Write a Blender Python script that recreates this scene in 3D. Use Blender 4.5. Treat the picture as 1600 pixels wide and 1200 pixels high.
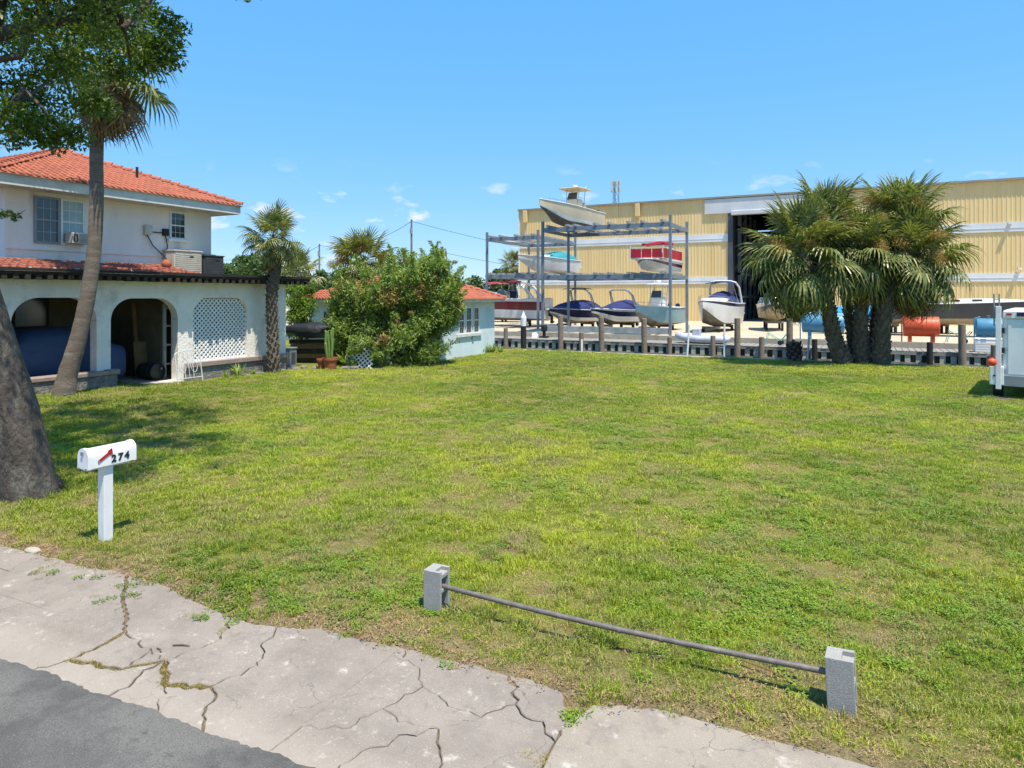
import bpy, math, random
import numpy as np
from mathutils import Vector, Matrix, Euler
R = math.radians
for o in list(bpy.data.objects): bpy.data.objects.remove(o)
scene = bpy.context.scene
COL = scene.collection
# ---------------------------------------------------------------- camera
H_CAM, F_PX, HOR = 3.15, 1067.0, 462.0      # eye height (m), focal length and horizon line for a 1600 px wide picture
cam_d = bpy.data.cameras.new('camera'); cam = bpy.data.objects.new('camera', cam_d); COL.objects.link(cam)
cam.location = (0, 0, H_CAM); cam.rotation_euler = (R(90), 0, R(27))
cam_d.sensor_width = 36; cam_d.lens = 36 * F_PX / 1600
cam_d.shift_y = -(600 - HOR) / 1600
cam_d.clip_start = .1; cam_d.clip_end = 6000
scene.camera = cam
# ---------------------------------------------------------------- sky
SUN = Vector((.33, -.20, 1.0)).normalized()
world = bpy.data.worlds.new('World'); scene.world = world; world.use_nodes = True
wn = world.node_tree.nodes; wl = world.node_tree.links
bg = wn['Background']
sky = wn.new('ShaderNodeTexSky'); sky.sky_type = 'NISHITA'; sky.sun_disc = False
sky.sun_elevation = math.asin(SUN.z); sky.sun_rotation = math.atan2(SUN.x, SUN.y)
sky.air_density = 1.0; sky.dust_density = .15; sky.ozone_density = 3.0; sky.altitude = 0
tc = wn.new('ShaderNodeTexCoord'); mp = wn.new('ShaderNodeMapping')
mp.inputs['Scale'].default_value = (13, 13, 30); mp.inputs['Location'].default_value = (5.3, 2.2, .9)
nz = wn.new('ShaderNodeTexNoise'); nz.inputs['Scale'].default_value = 1.0; nz.inputs['Detail'].default_value = 6; nz.inputs['Roughness'].default_value = .55
rp = wn.new('ShaderNodeValToRGB'); rp.color_ramp.elements[0].position = .57; rp.color_ramp.elements[1].position = .68
rp.color_ramp.elements[1].color = (.8, .8, .8, 1)
sp = wn.new('ShaderNodeSeparateXYZ')
rz = wn.new('ShaderNodeValToRGB'); e = rz.color_ramp.elements
e[0].position = .12; e[0].color = (1, 1, 1, 1); e[1].position = .19; e[1].color = (0, 0, 0, 1)
ml = wn.new('ShaderNodeMath'); ml.operation = 'MULTIPLY'
mx = wn.new('ShaderNodeMix'); mx.data_type = 'RGBA'; mx.inputs[7].default_value = (3.6, 3.65, 3.7, 1)
hsv = wn.new('ShaderNodeHueSaturation'); hsv.inputs['Saturation'].default_value = 2.0; hsv.inputs['Hue'].default_value = .5; hsv.inputs['Value'].default_value = 2.25
wl.new(tc.outputs['Generated'], mp.inputs['Vector']); wl.new(mp.outputs[0], nz.inputs['Vector']); wl.new(nz.outputs['Fac'], rp.inputs[0])
wl.new(tc.outputs['Generated'], sp.inputs[0]); wl.new(sp.outputs['Z'], rz.inputs[0])
wl.new(rp.outputs[0], ml.inputs[0]); wl.new(rz.outputs[0], ml.inputs[1]); wl.new(ml.outputs[0], mx.inputs[0])
gm = wn.new('ShaderNodeGamma'); gm.inputs['Gamma'].default_value = .25; wl.new(sky.outputs[0], gm.inputs['Color']); tn = wn.new('ShaderNodeMix'); tn.data_type = 'RGBA'; tn.blend_type = 'MULTIPLY'; tn.inputs[0].default_value = 1; tn.inputs[7].default_value = (.88, .995, 1.15, 1); wl.new(gm.outputs[0], tn.inputs[6]); wl.new(tn.outputs[2], hsv.inputs['Color']); wl.new(hsv.outputs[0], mx.inputs[6]); wl.new(mx.outputs[2], bg.inputs['Color'])
bg.inputs['Strength'].default_value = .15
sun_d = bpy.data.lights.new('sun', 'SUN'); sun_d.energy = 4.0; sun_d.angle = R(.53); sun_d.color = (1, .91, .77)
sun = bpy.data.objects.new('sun', sun_d); COL.objects.link(sun)
sun.rotation_euler = SUN.to_track_quat('Z', 'Y').to_euler(); sun.location = (0, 0, 60)
scene.view_settings.view_transform = 'Standard'; scene.view_settings.look = 'None'
scene.view_settings.exposure = .90; scene.view_settings.gamma = 1.0
scene.render.engine = 'CYCLES'
# ---------------------------------------------------------------- measuring: a sight line of the photograph met with a plane of the site
CC, SS = math.cos(R(27)), math.sin(R(27))
def ray(px, py):
    a = (px - 800) / F_PX
    return a * CC - SS, a * SS + CC, -(py - HOR) / F_PX
def G(px, py, z=0.):
    r = ray(px, py); t = (z - H_CAM) / r[2]; return Vector((r[0] * t, r[1] * t, z))
def onX(px, py, x0):
    r = ray(px, py); t = x0 / r[0]; return Vector((x0, r[1] * t, H_CAM + r[2] * t))
def onY(px, py, y0):
    r = ray(px, py); t = y0 / r[1]; return Vector((r[0] * t, y0, H_CAM + r[2] * t))
def onD(px, py, d):
    r = ray(px, py); return Vector((r[0] * d, r[1] * d, H_CAM + r[2] * d))
def proj(p):
    X = CC * p[0] + SS * p[1]; d = -SS * p[0] + CC * p[1]
    return (800 + F_PX * X / d, HOR - F_PX * (p[2] - H_CAM) / d, d) if d > .1 else (1e5, 1e5, d)
def sstep(a, b, x):
    t = min(1, max(0, (x - a) / (b - a))); return t * t * (3 - 2 * t)
def gz(x, y):                                   # height of the lot
    z = .02 * sstep(4.9, 5.5, y) - .05 * (1 - sstep(4.6, 5.1, y))
    z += .22 * sstep(-15, -21, x) * sstep(17.5, 12.5, y) * sstep(5, 8, y)
    if y > 5: z += .012 * math.sin(x * 1.7 + y * .6) * math.sin(y * 1.3 - x * .4) + .02 * math.sin(x * .33 + 1) * math.sin(y * .41)
    return z
# ---------------------------------------------------------------- materials
def lin(c):
    if isinstance(c, str): c = [int(c[i:i + 2], 16) / 255 for i in (0, 2, 4)]; return [x / 12.92 if x < .04045 else ((x + .055) / 1.055) ** 2.4 for x in c]
    return list(c)
def mixc(nt, fac, a, b):
    m = nt.nodes.new('ShaderNodeMix'); m.data_type = 'RGBA'
    for s, v in ((0, fac), (6, a), (7, b)):
        if hasattr(v, 'is_output'): nt.links.new(v, m.inputs[s])
        else: m.inputs[s].default_value = v if s == 0 else (*v[:3], 1)
    return m.outputs[2]
def noise(nt, vec, scale, detail=4, rough=.55, lo=.35, hi=.65, dist=0):
    n = nt.nodes.new('ShaderNodeTexNoise'); n.inputs['Scale'].default_value = scale; n.inputs['Detail'].default_value = detail
    n.inputs['Roughness'].default_value = rough; n.inputs['Distortion'].default_value = dist
    if vec is not None: nt.links.new(vec, n.inputs['Vector'])
    r = nt.nodes.new('ShaderNodeMapRange'); r.inputs[1].default_value = lo; r.inputs[2].default_value = hi
    nt.links.new(n.outputs['Fac'], r.inputs[0]); return r.outputs[0]
def newmat(name):
    m = bpy.data.materials.new(name); m.use_nodes = True
    nt = m.node_tree; return m, nt, nt.nodes['Principled BSDF']
def coords(nt, kind='Object'):
    if kind == 'World': return nt.nodes.new('ShaderNodeNewGeometry').outputs['Position']
    return nt.nodes.new('ShaderNodeTexCoord').outputs['Object']
def bumpit(nt, b, h, strength, dist=.01):
    bp = nt.nodes.new('ShaderNodeBump'); bp.inputs['Strength'].default_value = strength; bp.inputs['Distance'].default_value = dist
    nt.links.new(h, bp.inputs['Height']); nt.links.new(bp.outputs[0], b.inputs['Normal'])
def mat(name, c1, c2=None, rough=.7, scale=3, fine=0, bump=0, bscale=60, bdist=.01, metal=0, spec=.5, stain=None, sscale=.8, stamt=.6, kind='Object', stretch=None):
    m, nt, b = newmat(name); c1 = lin(c1); c2 = lin(c2) if c2 else [x * .8 for x in c1]
    v = coords(nt, kind)
    if stretch:
        mp = nt.nodes.new('ShaderNodeMapping'); mp.inputs['Scale'].default_value = stretch; nt.links.new(v, mp.inputs[0]); v = mp.outputs[0]
    col = mixc(nt, noise(nt, v, scale, 5, .6), c1, c2)
    if fine: col = mixc(nt, noise(nt, v, fine, 3, .6, .4, .75), col, [x * .72 for x in c1])
    if stain:
        f = noise(nt, v, sscale, 6, .65, .52, .72); mm = nt.nodes.new('ShaderNodeMath'); mm.operation = 'MULTIPLY'; mm.inputs[1].default_value = stamt
        nt.links.new(f, mm.inputs[0]); col = mixc(nt, mm.outputs[0], col, lin(stain))
    nt.links.new(col, b.inputs['Base Color']); b.inputs['Roughness'].default_value = rough; b.inputs['Metallic'].default_value = metal
    b.inputs['Specular IOR Level'].default_value = spec
    if bump: bumpit(nt, b, noise(nt, v, bscale, 4, .6, 0, 1), bump, bdist)
    return m
def leafmat(name, ca, cb, cc=None, scale=1.2, fine=14, trans=.3, rough=.45, tint=(1.3, 1.35, .5)):
    m, nt, b = newmat(name); v = coords(nt, 'World')
    col = mixc(nt, noise(nt, v, scale, 3), lin(ca), lin(cb))
    col = mixc(nt, noise(nt, v, fine, 2, .5, .42, .68), col, lin(cc or cb))
    nt.links.new(col, b.inputs['Base Color']); b.inputs['Roughness'].default_value = rough; b.inputs['Specular IOR Level'].default_value = .35
    t = nt.nodes.new('ShaderNodeBsdfTranslucent'); tn = nt.nodes.new('ShaderNodeMix'); tn.data_type = 'RGBA'; tn.blend_type = 'MULTIPLY'; tn.inputs[0].default_value = 1
    nt.links.new(col, tn.inputs[6]); tn.inputs[7].default_value = (*tint, 1); nt.links.new(tn.outputs[2], t.inputs['Color'])
    ms = nt.nodes.new('ShaderNodeMixShader'); ms.inputs[0].default_value = trans
    nt.links.new(b.outputs[0], ms.inputs[1]); nt.links.new(t.outputs[0], ms.inputs[2])
    nt.links.new(ms.outputs[0], nt.nodes['Material Output'].inputs['Surface']); return m
def glassmat(name, c=(.03, .04, .05), rough=.06):
    m, nt, b = newmat(name); b.inputs['Base Color'].default_value = (*c, 1); b.inputs['Roughness'].default_value = rough
    b.inputs['Specular IOR Level'].default_value = .8; return m
M = {}
M['stucco'] = mat('stucco_white', 'EFE8E0', 'E4DDD5', .9, 1.2, 0, .9, 16, .03, stain='9A948E', sscale=1.3, stamt=.6)
M['stucco_up'] = mat('stucco_upper', 'F2E8E0', 'E6DCD5', .9, 1.1, 0, .5, 22, .02, stain='8F8580', sscale=1.0, stamt=.6, stretch=(1, 1, .3))
M['stucco_blue'] = mat('stucco_cottage', 'CBD9DC', 'BCCBD0', .9, .8, 0, .4, 20, .02, stain='98A3A4', sscale=.8, stamt=.5)
M['trim'] = mat('white_trim', 'D3D3D0', 'C2C2BF', .6, 2, stain='8F8A84', sscale=2, stamt=.4)
M['white'] = mat('white_paint', 'E2E3E3', 'D8D9DA', .45, 4, stain='B4B1AA', sscale=6, stamt=.25)
M['tile'] = mat('clay_tile', 'B4694F', '9C5A44', .85, 1.8, 9, .2, 60, stain='74473A', sscale=2.2, stamt=.7)
M['tile_old'] = mat('clay_tile_weathered', 'A8614A', '8E5342', .8, 3, 12, .2, stain='5B3A30', sscale=3, stamt=.7)
M['wood_dark'] = mat('weathered_dark_wood', '3A322A', '241F1A', .9, 5, 20, .4, stain='565246', sscale=3)
M['wood_grey'] = mat('weathered_grey_wood', '9A968F', '827D76', .9, 3, 15, .4, stain='5F5952', sscale=1.5)
M['wood_pile'] = mat('piling_wood', '8E7C6B', '75675A', .9, 4, 14, .4, stain='4B4239', sscale=2)
M['wood_black'] = mat('tarred_wood', '2A2825', '1B1A18', .85, 4)
M['plank_light'] = mat('bulkhead_plank', 'C0B9A8', 'A8A192', .9, 2, 12, .3, stain='7B7566', sscale=1.2)
M['plank_dark'] = mat('bulkhead_recess', '4C483F', '3A372F', .9, 2, 12, .3)
M['brown_board'] = mat('plywood_brown', '8A6A48', '755638', .85, 2, 10)
M['interior'] = mat('porch_interior', '6E6550', '5A523F', .9, 1)
M['interior_dark'] = mat('porch_dark', '3A332A', '2B251E', .9, 1)
M['glass'] = glassmat('window_glass', (.05, .065, .07), .08)
M['glass_dark'] = glassmat('window_glass_dark', (.02, .025, .03), .1)
M['curtain'] = mat('window_blinds', 'A9BFC4', '8FA9B2', .6, 2)
M['grey_metal'] = mat('grey_metal', '8E9499', '7A8086', .5, 3, metal=.2)
M['rack'] = mat('galvanised_rack', '7E8A96', '6C7884', .5, 2, metal=.25, stain='8B8F92', sscale=1.5)
M['rack_light'] = mat('rack_bunk', '9BA0A2', '7E8487', .6, 2)
M['beige_ac'] = mat('beige_cabinet', 'CBC4B4', 'BEB6A6', .55, 2, stain='8E8678', sscale=3, stamt=.4)
M['dark_ac'] = mat('dark_cabinet', '4A4D52', '3C3F44', .55, 2)
M['black'] = mat('black_rubber', '1D1D1E', '141415', .6, 4)
M['tarp_blue'] = mat('blue_car_cover', '33496C', '2B3F60', .7, 1.2, 0, .5, 2.5, .08)
M['tarp_black'] = mat('black_tarp', '232427', '17181A', .5, 2, 0, .6, 4, .05)
M['drum'] = mat('dark_green_drum', '24312A', '1A241F', .5, 3)
M['stone_wall'] = mat('rough_stone', '8F8B86', '5E5B57', .95, 7, 22, 1.0, 14, .06)
M['stone_cap'] = mat('pinkish_cap', '9C8A82', '8A7870', .9, 4, 14, .4)
M['conc_grey'] = mat('block_concrete', 'A3A19D', '96948F', .95, 6, 60, .7, 120, .006)
M['conc_seawall'] = mat('seawall_concrete', 'B0A897', '9A917F', .95, 2, 12, .4, stain='6D675C', sscale=.8)
M['pipe'] = mat('rusty_pipe', '7E756F', '6A615B', .6, 14, 40, .3, 90, .003, metal=.35, stain='8F8A88', sscale=9, stamt=.7)
M['terracotta'] = mat('terracotta', 'A5603F', '94543A', .85, 6)
M['red'] = mat('red_paint', 'B01E30', 'A01828', .4, 6)
M['ink'] = mat('black_numbers', '1E2226', '1E2226', .6, 2)
M['steel_white'] = mat('white_wire', 'C9CCCB', 'B5B8B7', .5, 6)
M['orange'] = mat('orange_tank', 'D2552B', 'C24A24', .5, 2, stain='8E3B1E', sscale=1.6, stamt=.6)
M['blue_tank'] = mat('blue_tank', '4F8FB0', '447F9E', .5, 2, stain='35667F', sscale=1.4, stamt=.6)
M['buoy'] = mat('orange_buoy', 'E0572C', 'CE4B24', .5, 4)
M['pole_wood'] = mat('utility_pole_wood', '7B7469', '625C53', .9, 2)
M['cable'] = mat('cable', '24262A', '24262A', .6, 2)
M['yellow'] = mat('yellow_cladding', 'DEC48E', 'D2B67E', .55, .5, 0, 0, stain='BFA26C', sscale=.9, stamt=.5, stretch=(1, 1, .08))
M['band'] = mat('white_band', 'D9DBDD', 'C9CCD0', .5, .4)
M['roof_trim'] = mat('roof_trim', '8F8A7D', '7F7B70', .6, .5)
M['door_header'] = mat('grey_door_header', 'C6C8CA', 'B7BABD', .5, .4)
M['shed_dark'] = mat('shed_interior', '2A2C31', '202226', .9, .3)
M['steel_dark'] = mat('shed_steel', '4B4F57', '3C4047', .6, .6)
M['gel_white'] = mat('white_gelcoat', 'DCDDDC', 'D2D3D2', .3, 1.5, stain='BDB8A8', sscale=1.2, stamt=.35)
M['gel_cream'] = mat('cream_gelcoat', 'D8C9AE', 'CCBD A2'.replace(' ', ''), .32, 1.5)
M['gel_maroon'] = mat('maroon_gelcoat', '6E1026', '5E0C20', .25, 2)
M['gel_navy'] = mat('navy_gelcoat', '1D2444', '171D38', .25, 2)
M['gel_lblue'] = mat('pale_blue_gelcoat', '8FB9C6', '82ACBA', .3, 2)
M['gel_dark'] = mat('charcoal_gelcoat', '3D4149', '34383F', .3, 1)
M['gel_red'] = mat('red_panel', 'B3202F', 'A01A28', .35, 2)
M['bottom'] = mat('antifoul_grey', '6B675E', '555249', .8, 2)
M['bottom_tan'] = mat('antifoul_tan', 'B7A78C', 'A19276', .7, 2, stain='7D725D', sscale=1.5)
M['canvas_navy'] = mat('navy_canvas', '242F66', '1C2552', .85, 2, 0, .5, 3, .05)
M['canvas_black'] = mat('black_canvas', '1F2226', '17191C', .85, 2)
M['canvas_maroon'] = mat('maroon_canvas', '7E1830', '6C1428', .85, 2)
M['canvas_teal'] = mat('teal_canvas', '2E8C97', '277984', .85, 2, 0, .5, 3, .05)
M['canvas_blue'] = mat('bright_blue_canvas', '2C8FC0', '257AA6', .8, 2, 0, .6, 3, .06)
M['canvas_cream'] = mat('cream_canvas', 'D8C29C', 'CBB48E', .8, 2)
M['chrome'] = mat('stainless_tube', 'B9BDC1', 'A7ABAF', .25, 2, metal=.8)
M['inflatable'] = mat('grey_inflatable', 'B9BDC4', 'A5A9B1', .5, 2)
M['trailer'] = mat('trailer_white', 'DDE2E4', 'D0D7DA', .35, 1, stain='B9C0C2', sscale=1.2, stamt=.4)
M['bark_oak'] = mat('oak_bark', '5F564E', '3B352F', .95, 3, 22, 1.0, 16, .07, stain='8C8A80', sscale=3.5, stamt=.45, stretch=(1, 1, .4))
M['bark_palm'] = mat('palm_bark', '82756A', '62574D', .95, 4, 20, 1, 26, .03, stretch=(.5, .5, 2.2), stain='A39A90', sscale=3)
M['boots'] = mat('palm_leaf_bases', '70665B', '4C443B', .95, 5, 20, .6, 30, .02, stain='948A7D', sscale=3)
M['stem'] = mat('shrub_stem', '6A5D4C', '54493B', .9, 5)
M['palm'] = leafmat('palm_frond_green', '48582A', '687442', '9E9C60', 2.5, 6, .25, .34)
M['palm_dead'] = leafmat('palm_frond_dead', '7C6448', '9B8260', '5C4A38', 2.5, 8, .2, .7, (1.1, 1, .8))
M['bloom'] = leafmat('palm_bloom', 'A58A4C', '8A7238', 'B99D5C', 3, 14, .2, .8, (1.1, 1, .6))
M['oak_leaf'] = leafmat('oak_leaf', '36501F', '4E6826', '74863A', 1.3, 9, .4, .38)
M['oleander'] = leafmat('oleander_leaf', '5E7C36', '7E9648', 'A4B068', 1.1, 8, .36, .42)
M['olive_dry'] = leafmat('shrub_dry_leaf', '8A6A42', '9A7A4A', '6E5A36', 2, 9, .25, .6, (1.1, 1, .7))
M['conifer'] = leafmat('conifer_leaf', '5A7A22', '7A9428', '3F5E1C', 1.3, 7, .25, .5)
M['tree_far'] = leafmat('far_tree_leaf', '4A6236', '5E7644', '3A5030', .6, 3, .25, .6)
M['cactus'] = mat('cactus_green', '6F8A44', '5D7838', .6, 6)
# ground, concrete, asphalt, water ------------------------------------------------
def ground_mat():
    m, nt, b = newmat('lot_soil_and_turf'); v = coords(nt, 'World')
    soil = mixc(nt, noise(nt, v, 6, 5, .65), lin('7F6D55'), lin('A4907266'[:6]))
    soil = mixc(nt, noise(nt, v, 45, 3, .6, .45, .7), soil, lin('5A4A38'))
    green = mixc(nt, noise(nt, v, .55, 4), lin('5E6E24'), lin('868C30'))
    green = mixc(nt, noise(nt, v, 26, 4, .7, .4, .7), green, lin('434E22'))
    green = mixc(nt, noise(nt, v, 60, 3, .7, .5, .8), green, lin('B5AA68'))
    f = noise(nt, v, 1.1, 6, .7, .50, .66)
    sx = nt.nodes.new('ShaderNodeSeparateXYZ'); nt.links.new(v, sx.inputs[0])
    far = nt.nodes.new('ShaderNodeMapRange'); far.inputs[1].default_value = 5.6; far.inputs[2].default_value = 12; far.inputs[3].default_value = 1; far.inputs[4].default_value = .35
    nt.links.new(sx.outputs['Y'], far.inputs[0])
    edge = nt.nodes.new('ShaderNodeMapRange'); edge.inputs[1].default_value = 5.0; edge.inputs[2].default_value = 5.8; edge.inputs[3].default_value = 1; edge.inputs[4].default_value = 0
    nt.links.new(sx.outputs['Y'], edge.inputs[0])
    mu = nt.nodes.new('ShaderNodeMath'); mu.operation = 'MULTIPLY'; nt.links.new(f, mu.inputs[0]); nt.links.new(far.outputs[0], mu.inputs[1])
    mm = nt.nodes.new('ShaderNodeMath'); mm.operation = 'MAXIMUM'; nt.links.new(mu.outputs[0], mm.inputs[0]); nt.links.new(edge.outputs[0], mm.inputs[1])
    nt.links.new(mixc(nt, mm.outputs[0], green, soil), b.inputs['Base Color']); b.inputs['Roughness'].default_value = .95; b.inputs['Specular IOR Level'].default_value = .1
    bumpit(nt, b, noise(nt, v, 38, 5, .7, 0, 1), 1, .04); return m
M['ground'] = ground_mat()
def grass_mat(name, a, b_, c, dry, dryamt=.5):
    m, nt, b = newmat(name); v = coords(nt, 'World')
    col = mixc(nt, noise(nt, v, .30, 4, .55, .43, .57), lin(a), lin(b_)); col = mixc(nt, noise(nt, v, .13, 3, .5, .50, .62), col, lin(c))
    col = mixc(nt, noise(nt, v, 1.1, 4, .6, .50, .62), col, lin(c))
    oi = nt.nodes.new('ShaderNodeObjectInfo'); mr = nt.nodes.new('ShaderNodeMapRange'); mr.inputs[1].default_value = .35; mr.inputs[2].default_value = 1.0; mr.inputs[4].default_value = .3; nt.links.new(oi.outputs['Random'], mr.inputs[0])
    col = mixc(nt, mr.outputs[0], col, lin(b_)); m3 = nt.nodes.new('ShaderNodeMapRange'); m3.inputs[1].default_value = .3; m3.inputs[2].default_value = 0; m3.inputs[4].default_value = .65; nt.links.new(oi.outputs['Random'], m3.inputs[0]); col = mixc(nt, m3.outputs[0], col, [x * .55 for x in lin(c)])
    col = mixc(nt, noise(nt, v, 70, 2, .5, .45, .7), col, [x * 1.2 for x in lin(b_)])
    f = noise(nt, v, 1.1, 6, .7, .46, .64); mm = nt.nodes.new('ShaderNodeMath'); mm.operation = 'MULTIPLY'; mm.inputs[1].default_value = dryamt
    g = noise(nt, v, 110, 2, .5, .35, .6); m2 = nt.nodes.new('ShaderNodeMath'); m2.operation = 'MULTIPLY'
    nt.links.new(f, m2.inputs[0]); nt.links.new(g, m2.inputs[1]); nt.links.new(m2.outputs[0], mm.inputs[0])
    col = mixc(nt, mm.outputs[0], col, lin(dry))
    nt.links.new(col, b.inputs['Base Color']); b.inputs['Roughness'].default_value = .5; b.inputs['Specular IOR Level'].default_value = .25
    t = nt.nodes.new('ShaderNodeBsdfTranslucent'); nt.links.new(col, t.inputs['Color'])
    ms = nt.nodes.new('ShaderNodeMixShader'); ms.inputs[0].default_value = .22
    nt.links.new(b.outputs[0], ms.inputs[1]); nt.links.new(t.outputs[0], ms.inputs[2])
    nt.links.new(ms.outputs[0], nt.nodes['Material Output'].inputs['Surface']); return m
M['grass'] = grass_mat('grass_blade', '6C8C28', 'AEB63C', '446624', 'C8B484', .85)
M['weed'] = grass_mat('ground_weed_leaf', '66882A', '80982E', '4E742A', 'A5A256', .35)
M['thatch'] = grass_mat('dry_thatch', 'B39A6A', 'C2AA78', 'A0895C', '8A7448', .5)
M['moss'] = grass_mat('dry_crack_grass', '9A8A52', 'AE9A60', '86803F', 'BBA276', .6)
def walk_mat(name, c1, c2, pale):
    m, nt, b = newmat(name); v = coords(nt, 'World')
    col = mixc(nt, noise(nt, v, 1.3, 5, .6), lin(c1), lin(c2))
    col = mixc(nt, noise(nt, v, 140, 3, .7, .45, .8), col, lin('6B6661'))
    col = mixc(nt, noise(nt, v, 70, 2, .6, .62, .78), col, lin('BDB9B3'))
    f = noise(nt, v, 2.6, 6, .7, .52, .75); col = mixc(nt, f, col, lin('7E766F')); col = mixc(nt, noise(nt, v, 9, 5, .7, .55, .8), col, lin('756E67')); col = mixc(nt, noise(nt, v, 5, 6, .75, .58, .72), col, lin('B7B0A6'))
    vo = nt.nodes.new('ShaderNodeTexVoronoi'); vo.feature = 'DISTANCE_TO_EDGE'; vo.inputs['Scale'].default_value = 1.15
    ns = nt.nodes.new('ShaderNodeTexNoise'); ns.inputs['Scale'].default_value = 3.5; ns.inputs['Detail'].default_value = 6; va = nt.nodes.new('ShaderNodeVectorMath'); va.operation = 'MULTIPLY_ADD'; va.inputs[1].default_value = (.35, .35, .35)
    nt.links.new(v, ns.inputs['Vector']); nt.links.new(ns.outputs['Color'], va.inputs[0]); nt.links.new(v, va.inputs[2]); nt.links.new(va.outputs[0], vo.inputs['Vector'])
    cr = nt.nodes.new('ShaderNodeMapRange'); cr.inputs[1].default_value = 0; cr.inputs[2].default_value = .006; cr.inputs[3].default_value = .75; cr.inputs[4].default_value = 0; nt.links.new(vo.outputs['Distance'], cr.inputs[0])
    ck = nt.nodes.new('ShaderNodeMath'); ck.operation = 'MULTIPLY'; nt.links.new(cr.outputs[0], ck.inputs[0]); nt.links.new(noise(nt, v, 1.7, 3, .5, .45, .6), ck.inputs[1]); col = mixc(nt, ck.outputs[0], col, lin('4E4842'))
    sx = nt.nodes.new('ShaderNodeSeparateXYZ'); nt.links.new(v, sx.inputs[0])
    w = nt.nodes.new('ShaderNodeMath'); w.operation = 'MULTIPLY_ADD'; w.inputs[1].default_value = .35
    nt.links.new(noise(nt, v, 1.5, 5, .6, 0, 1), w.inputs[0]); nt.links.new(sx.outputs['Y'], w.inputs[2])
    ed = nt.nodes.new('ShaderNodeMapRange'); ed.inputs[1].default_value = 3.68; ed.inputs[2].default_value = 3.95; ed.inputs[3].default_value = .4; ed.inputs[4].default_value = 0
    nt.links.new(w.outputs[0], ed.inputs[0]); col = mixc(nt, ed.outputs[0], col, lin(pale))     # the worn, sanded band along the asphalt
    nt.links.new(col, b.inputs['Base Color']); b.inputs['Roughness'].default_value = .95; b.inputs['Specular IOR Level'].default_value = .2
    bumpit(nt, b, noise(nt, v, 110, 4, .7, 0, 1), .6, .006); return m
M['walk'] = walk_mat('pavement_concrete', '968C82', '877D73', 'A99F93')
M['walk_new'] = walk_mat('apron_concrete', '9F9587', '958A7D', 'A79D8F')
def asphalt_mat():
    m, nt, b = newmat('asphalt'); v = coords(nt, 'World')
    col = mixc(nt, noise(nt, v, 1.2, 5, .6), lin('6E6C69'), lin('54524F'))
    col = mixc(nt, noise(nt, v, .5, 5, .7, .52, .6), col, lin('7B7873')); col = mixc(nt, noise(nt, v, 4, 6, .75, .58, .72), col, lin('4A4845')); col = mixc(nt, noise(nt, v, 160, 3, .7, .4, .7), col, lin('403F3D'))
    col = mixc(nt, noise(nt, v, 95, 2, .6, .66, .76), col, lin('A9A9A9'))
    nt.links.new(col, b.inputs['Base Color']); b.inputs['Roughness'].default_value = .9; b.inputs['Specular IOR Level'].default_value = .3
    bumpit(nt, b, noise(nt, v, 150, 3, .7, 0, 1), .8, .008); return m
M['asphalt'] = asphalt_mat()
M['yard'] = mat('yard_concrete', 'C2B59C', 'B3A68E', .95, .3, 3, .1, stain='9C907A', sscale=.25, stamt=.6, kind='World')
M['far_ground'] = mat('far_ground', '6E7A4A', '7E8656', .95, .05, kind='World')
def water_mat():
    m, nt, b = newmat('canal_water'); v = coords(nt, 'World')
    b.inputs['Base Color'].default_value = (*lin('3B4A40'), 1); b.inputs['Roughness'].default_value = .08; b.inputs['Specular IOR Level'].default_value = .5
    bumpit(nt, b, noise(nt, v, 2.2, 4, .6, 0, 1), .25, .08); return m
M['water'] = water_mat()
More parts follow.
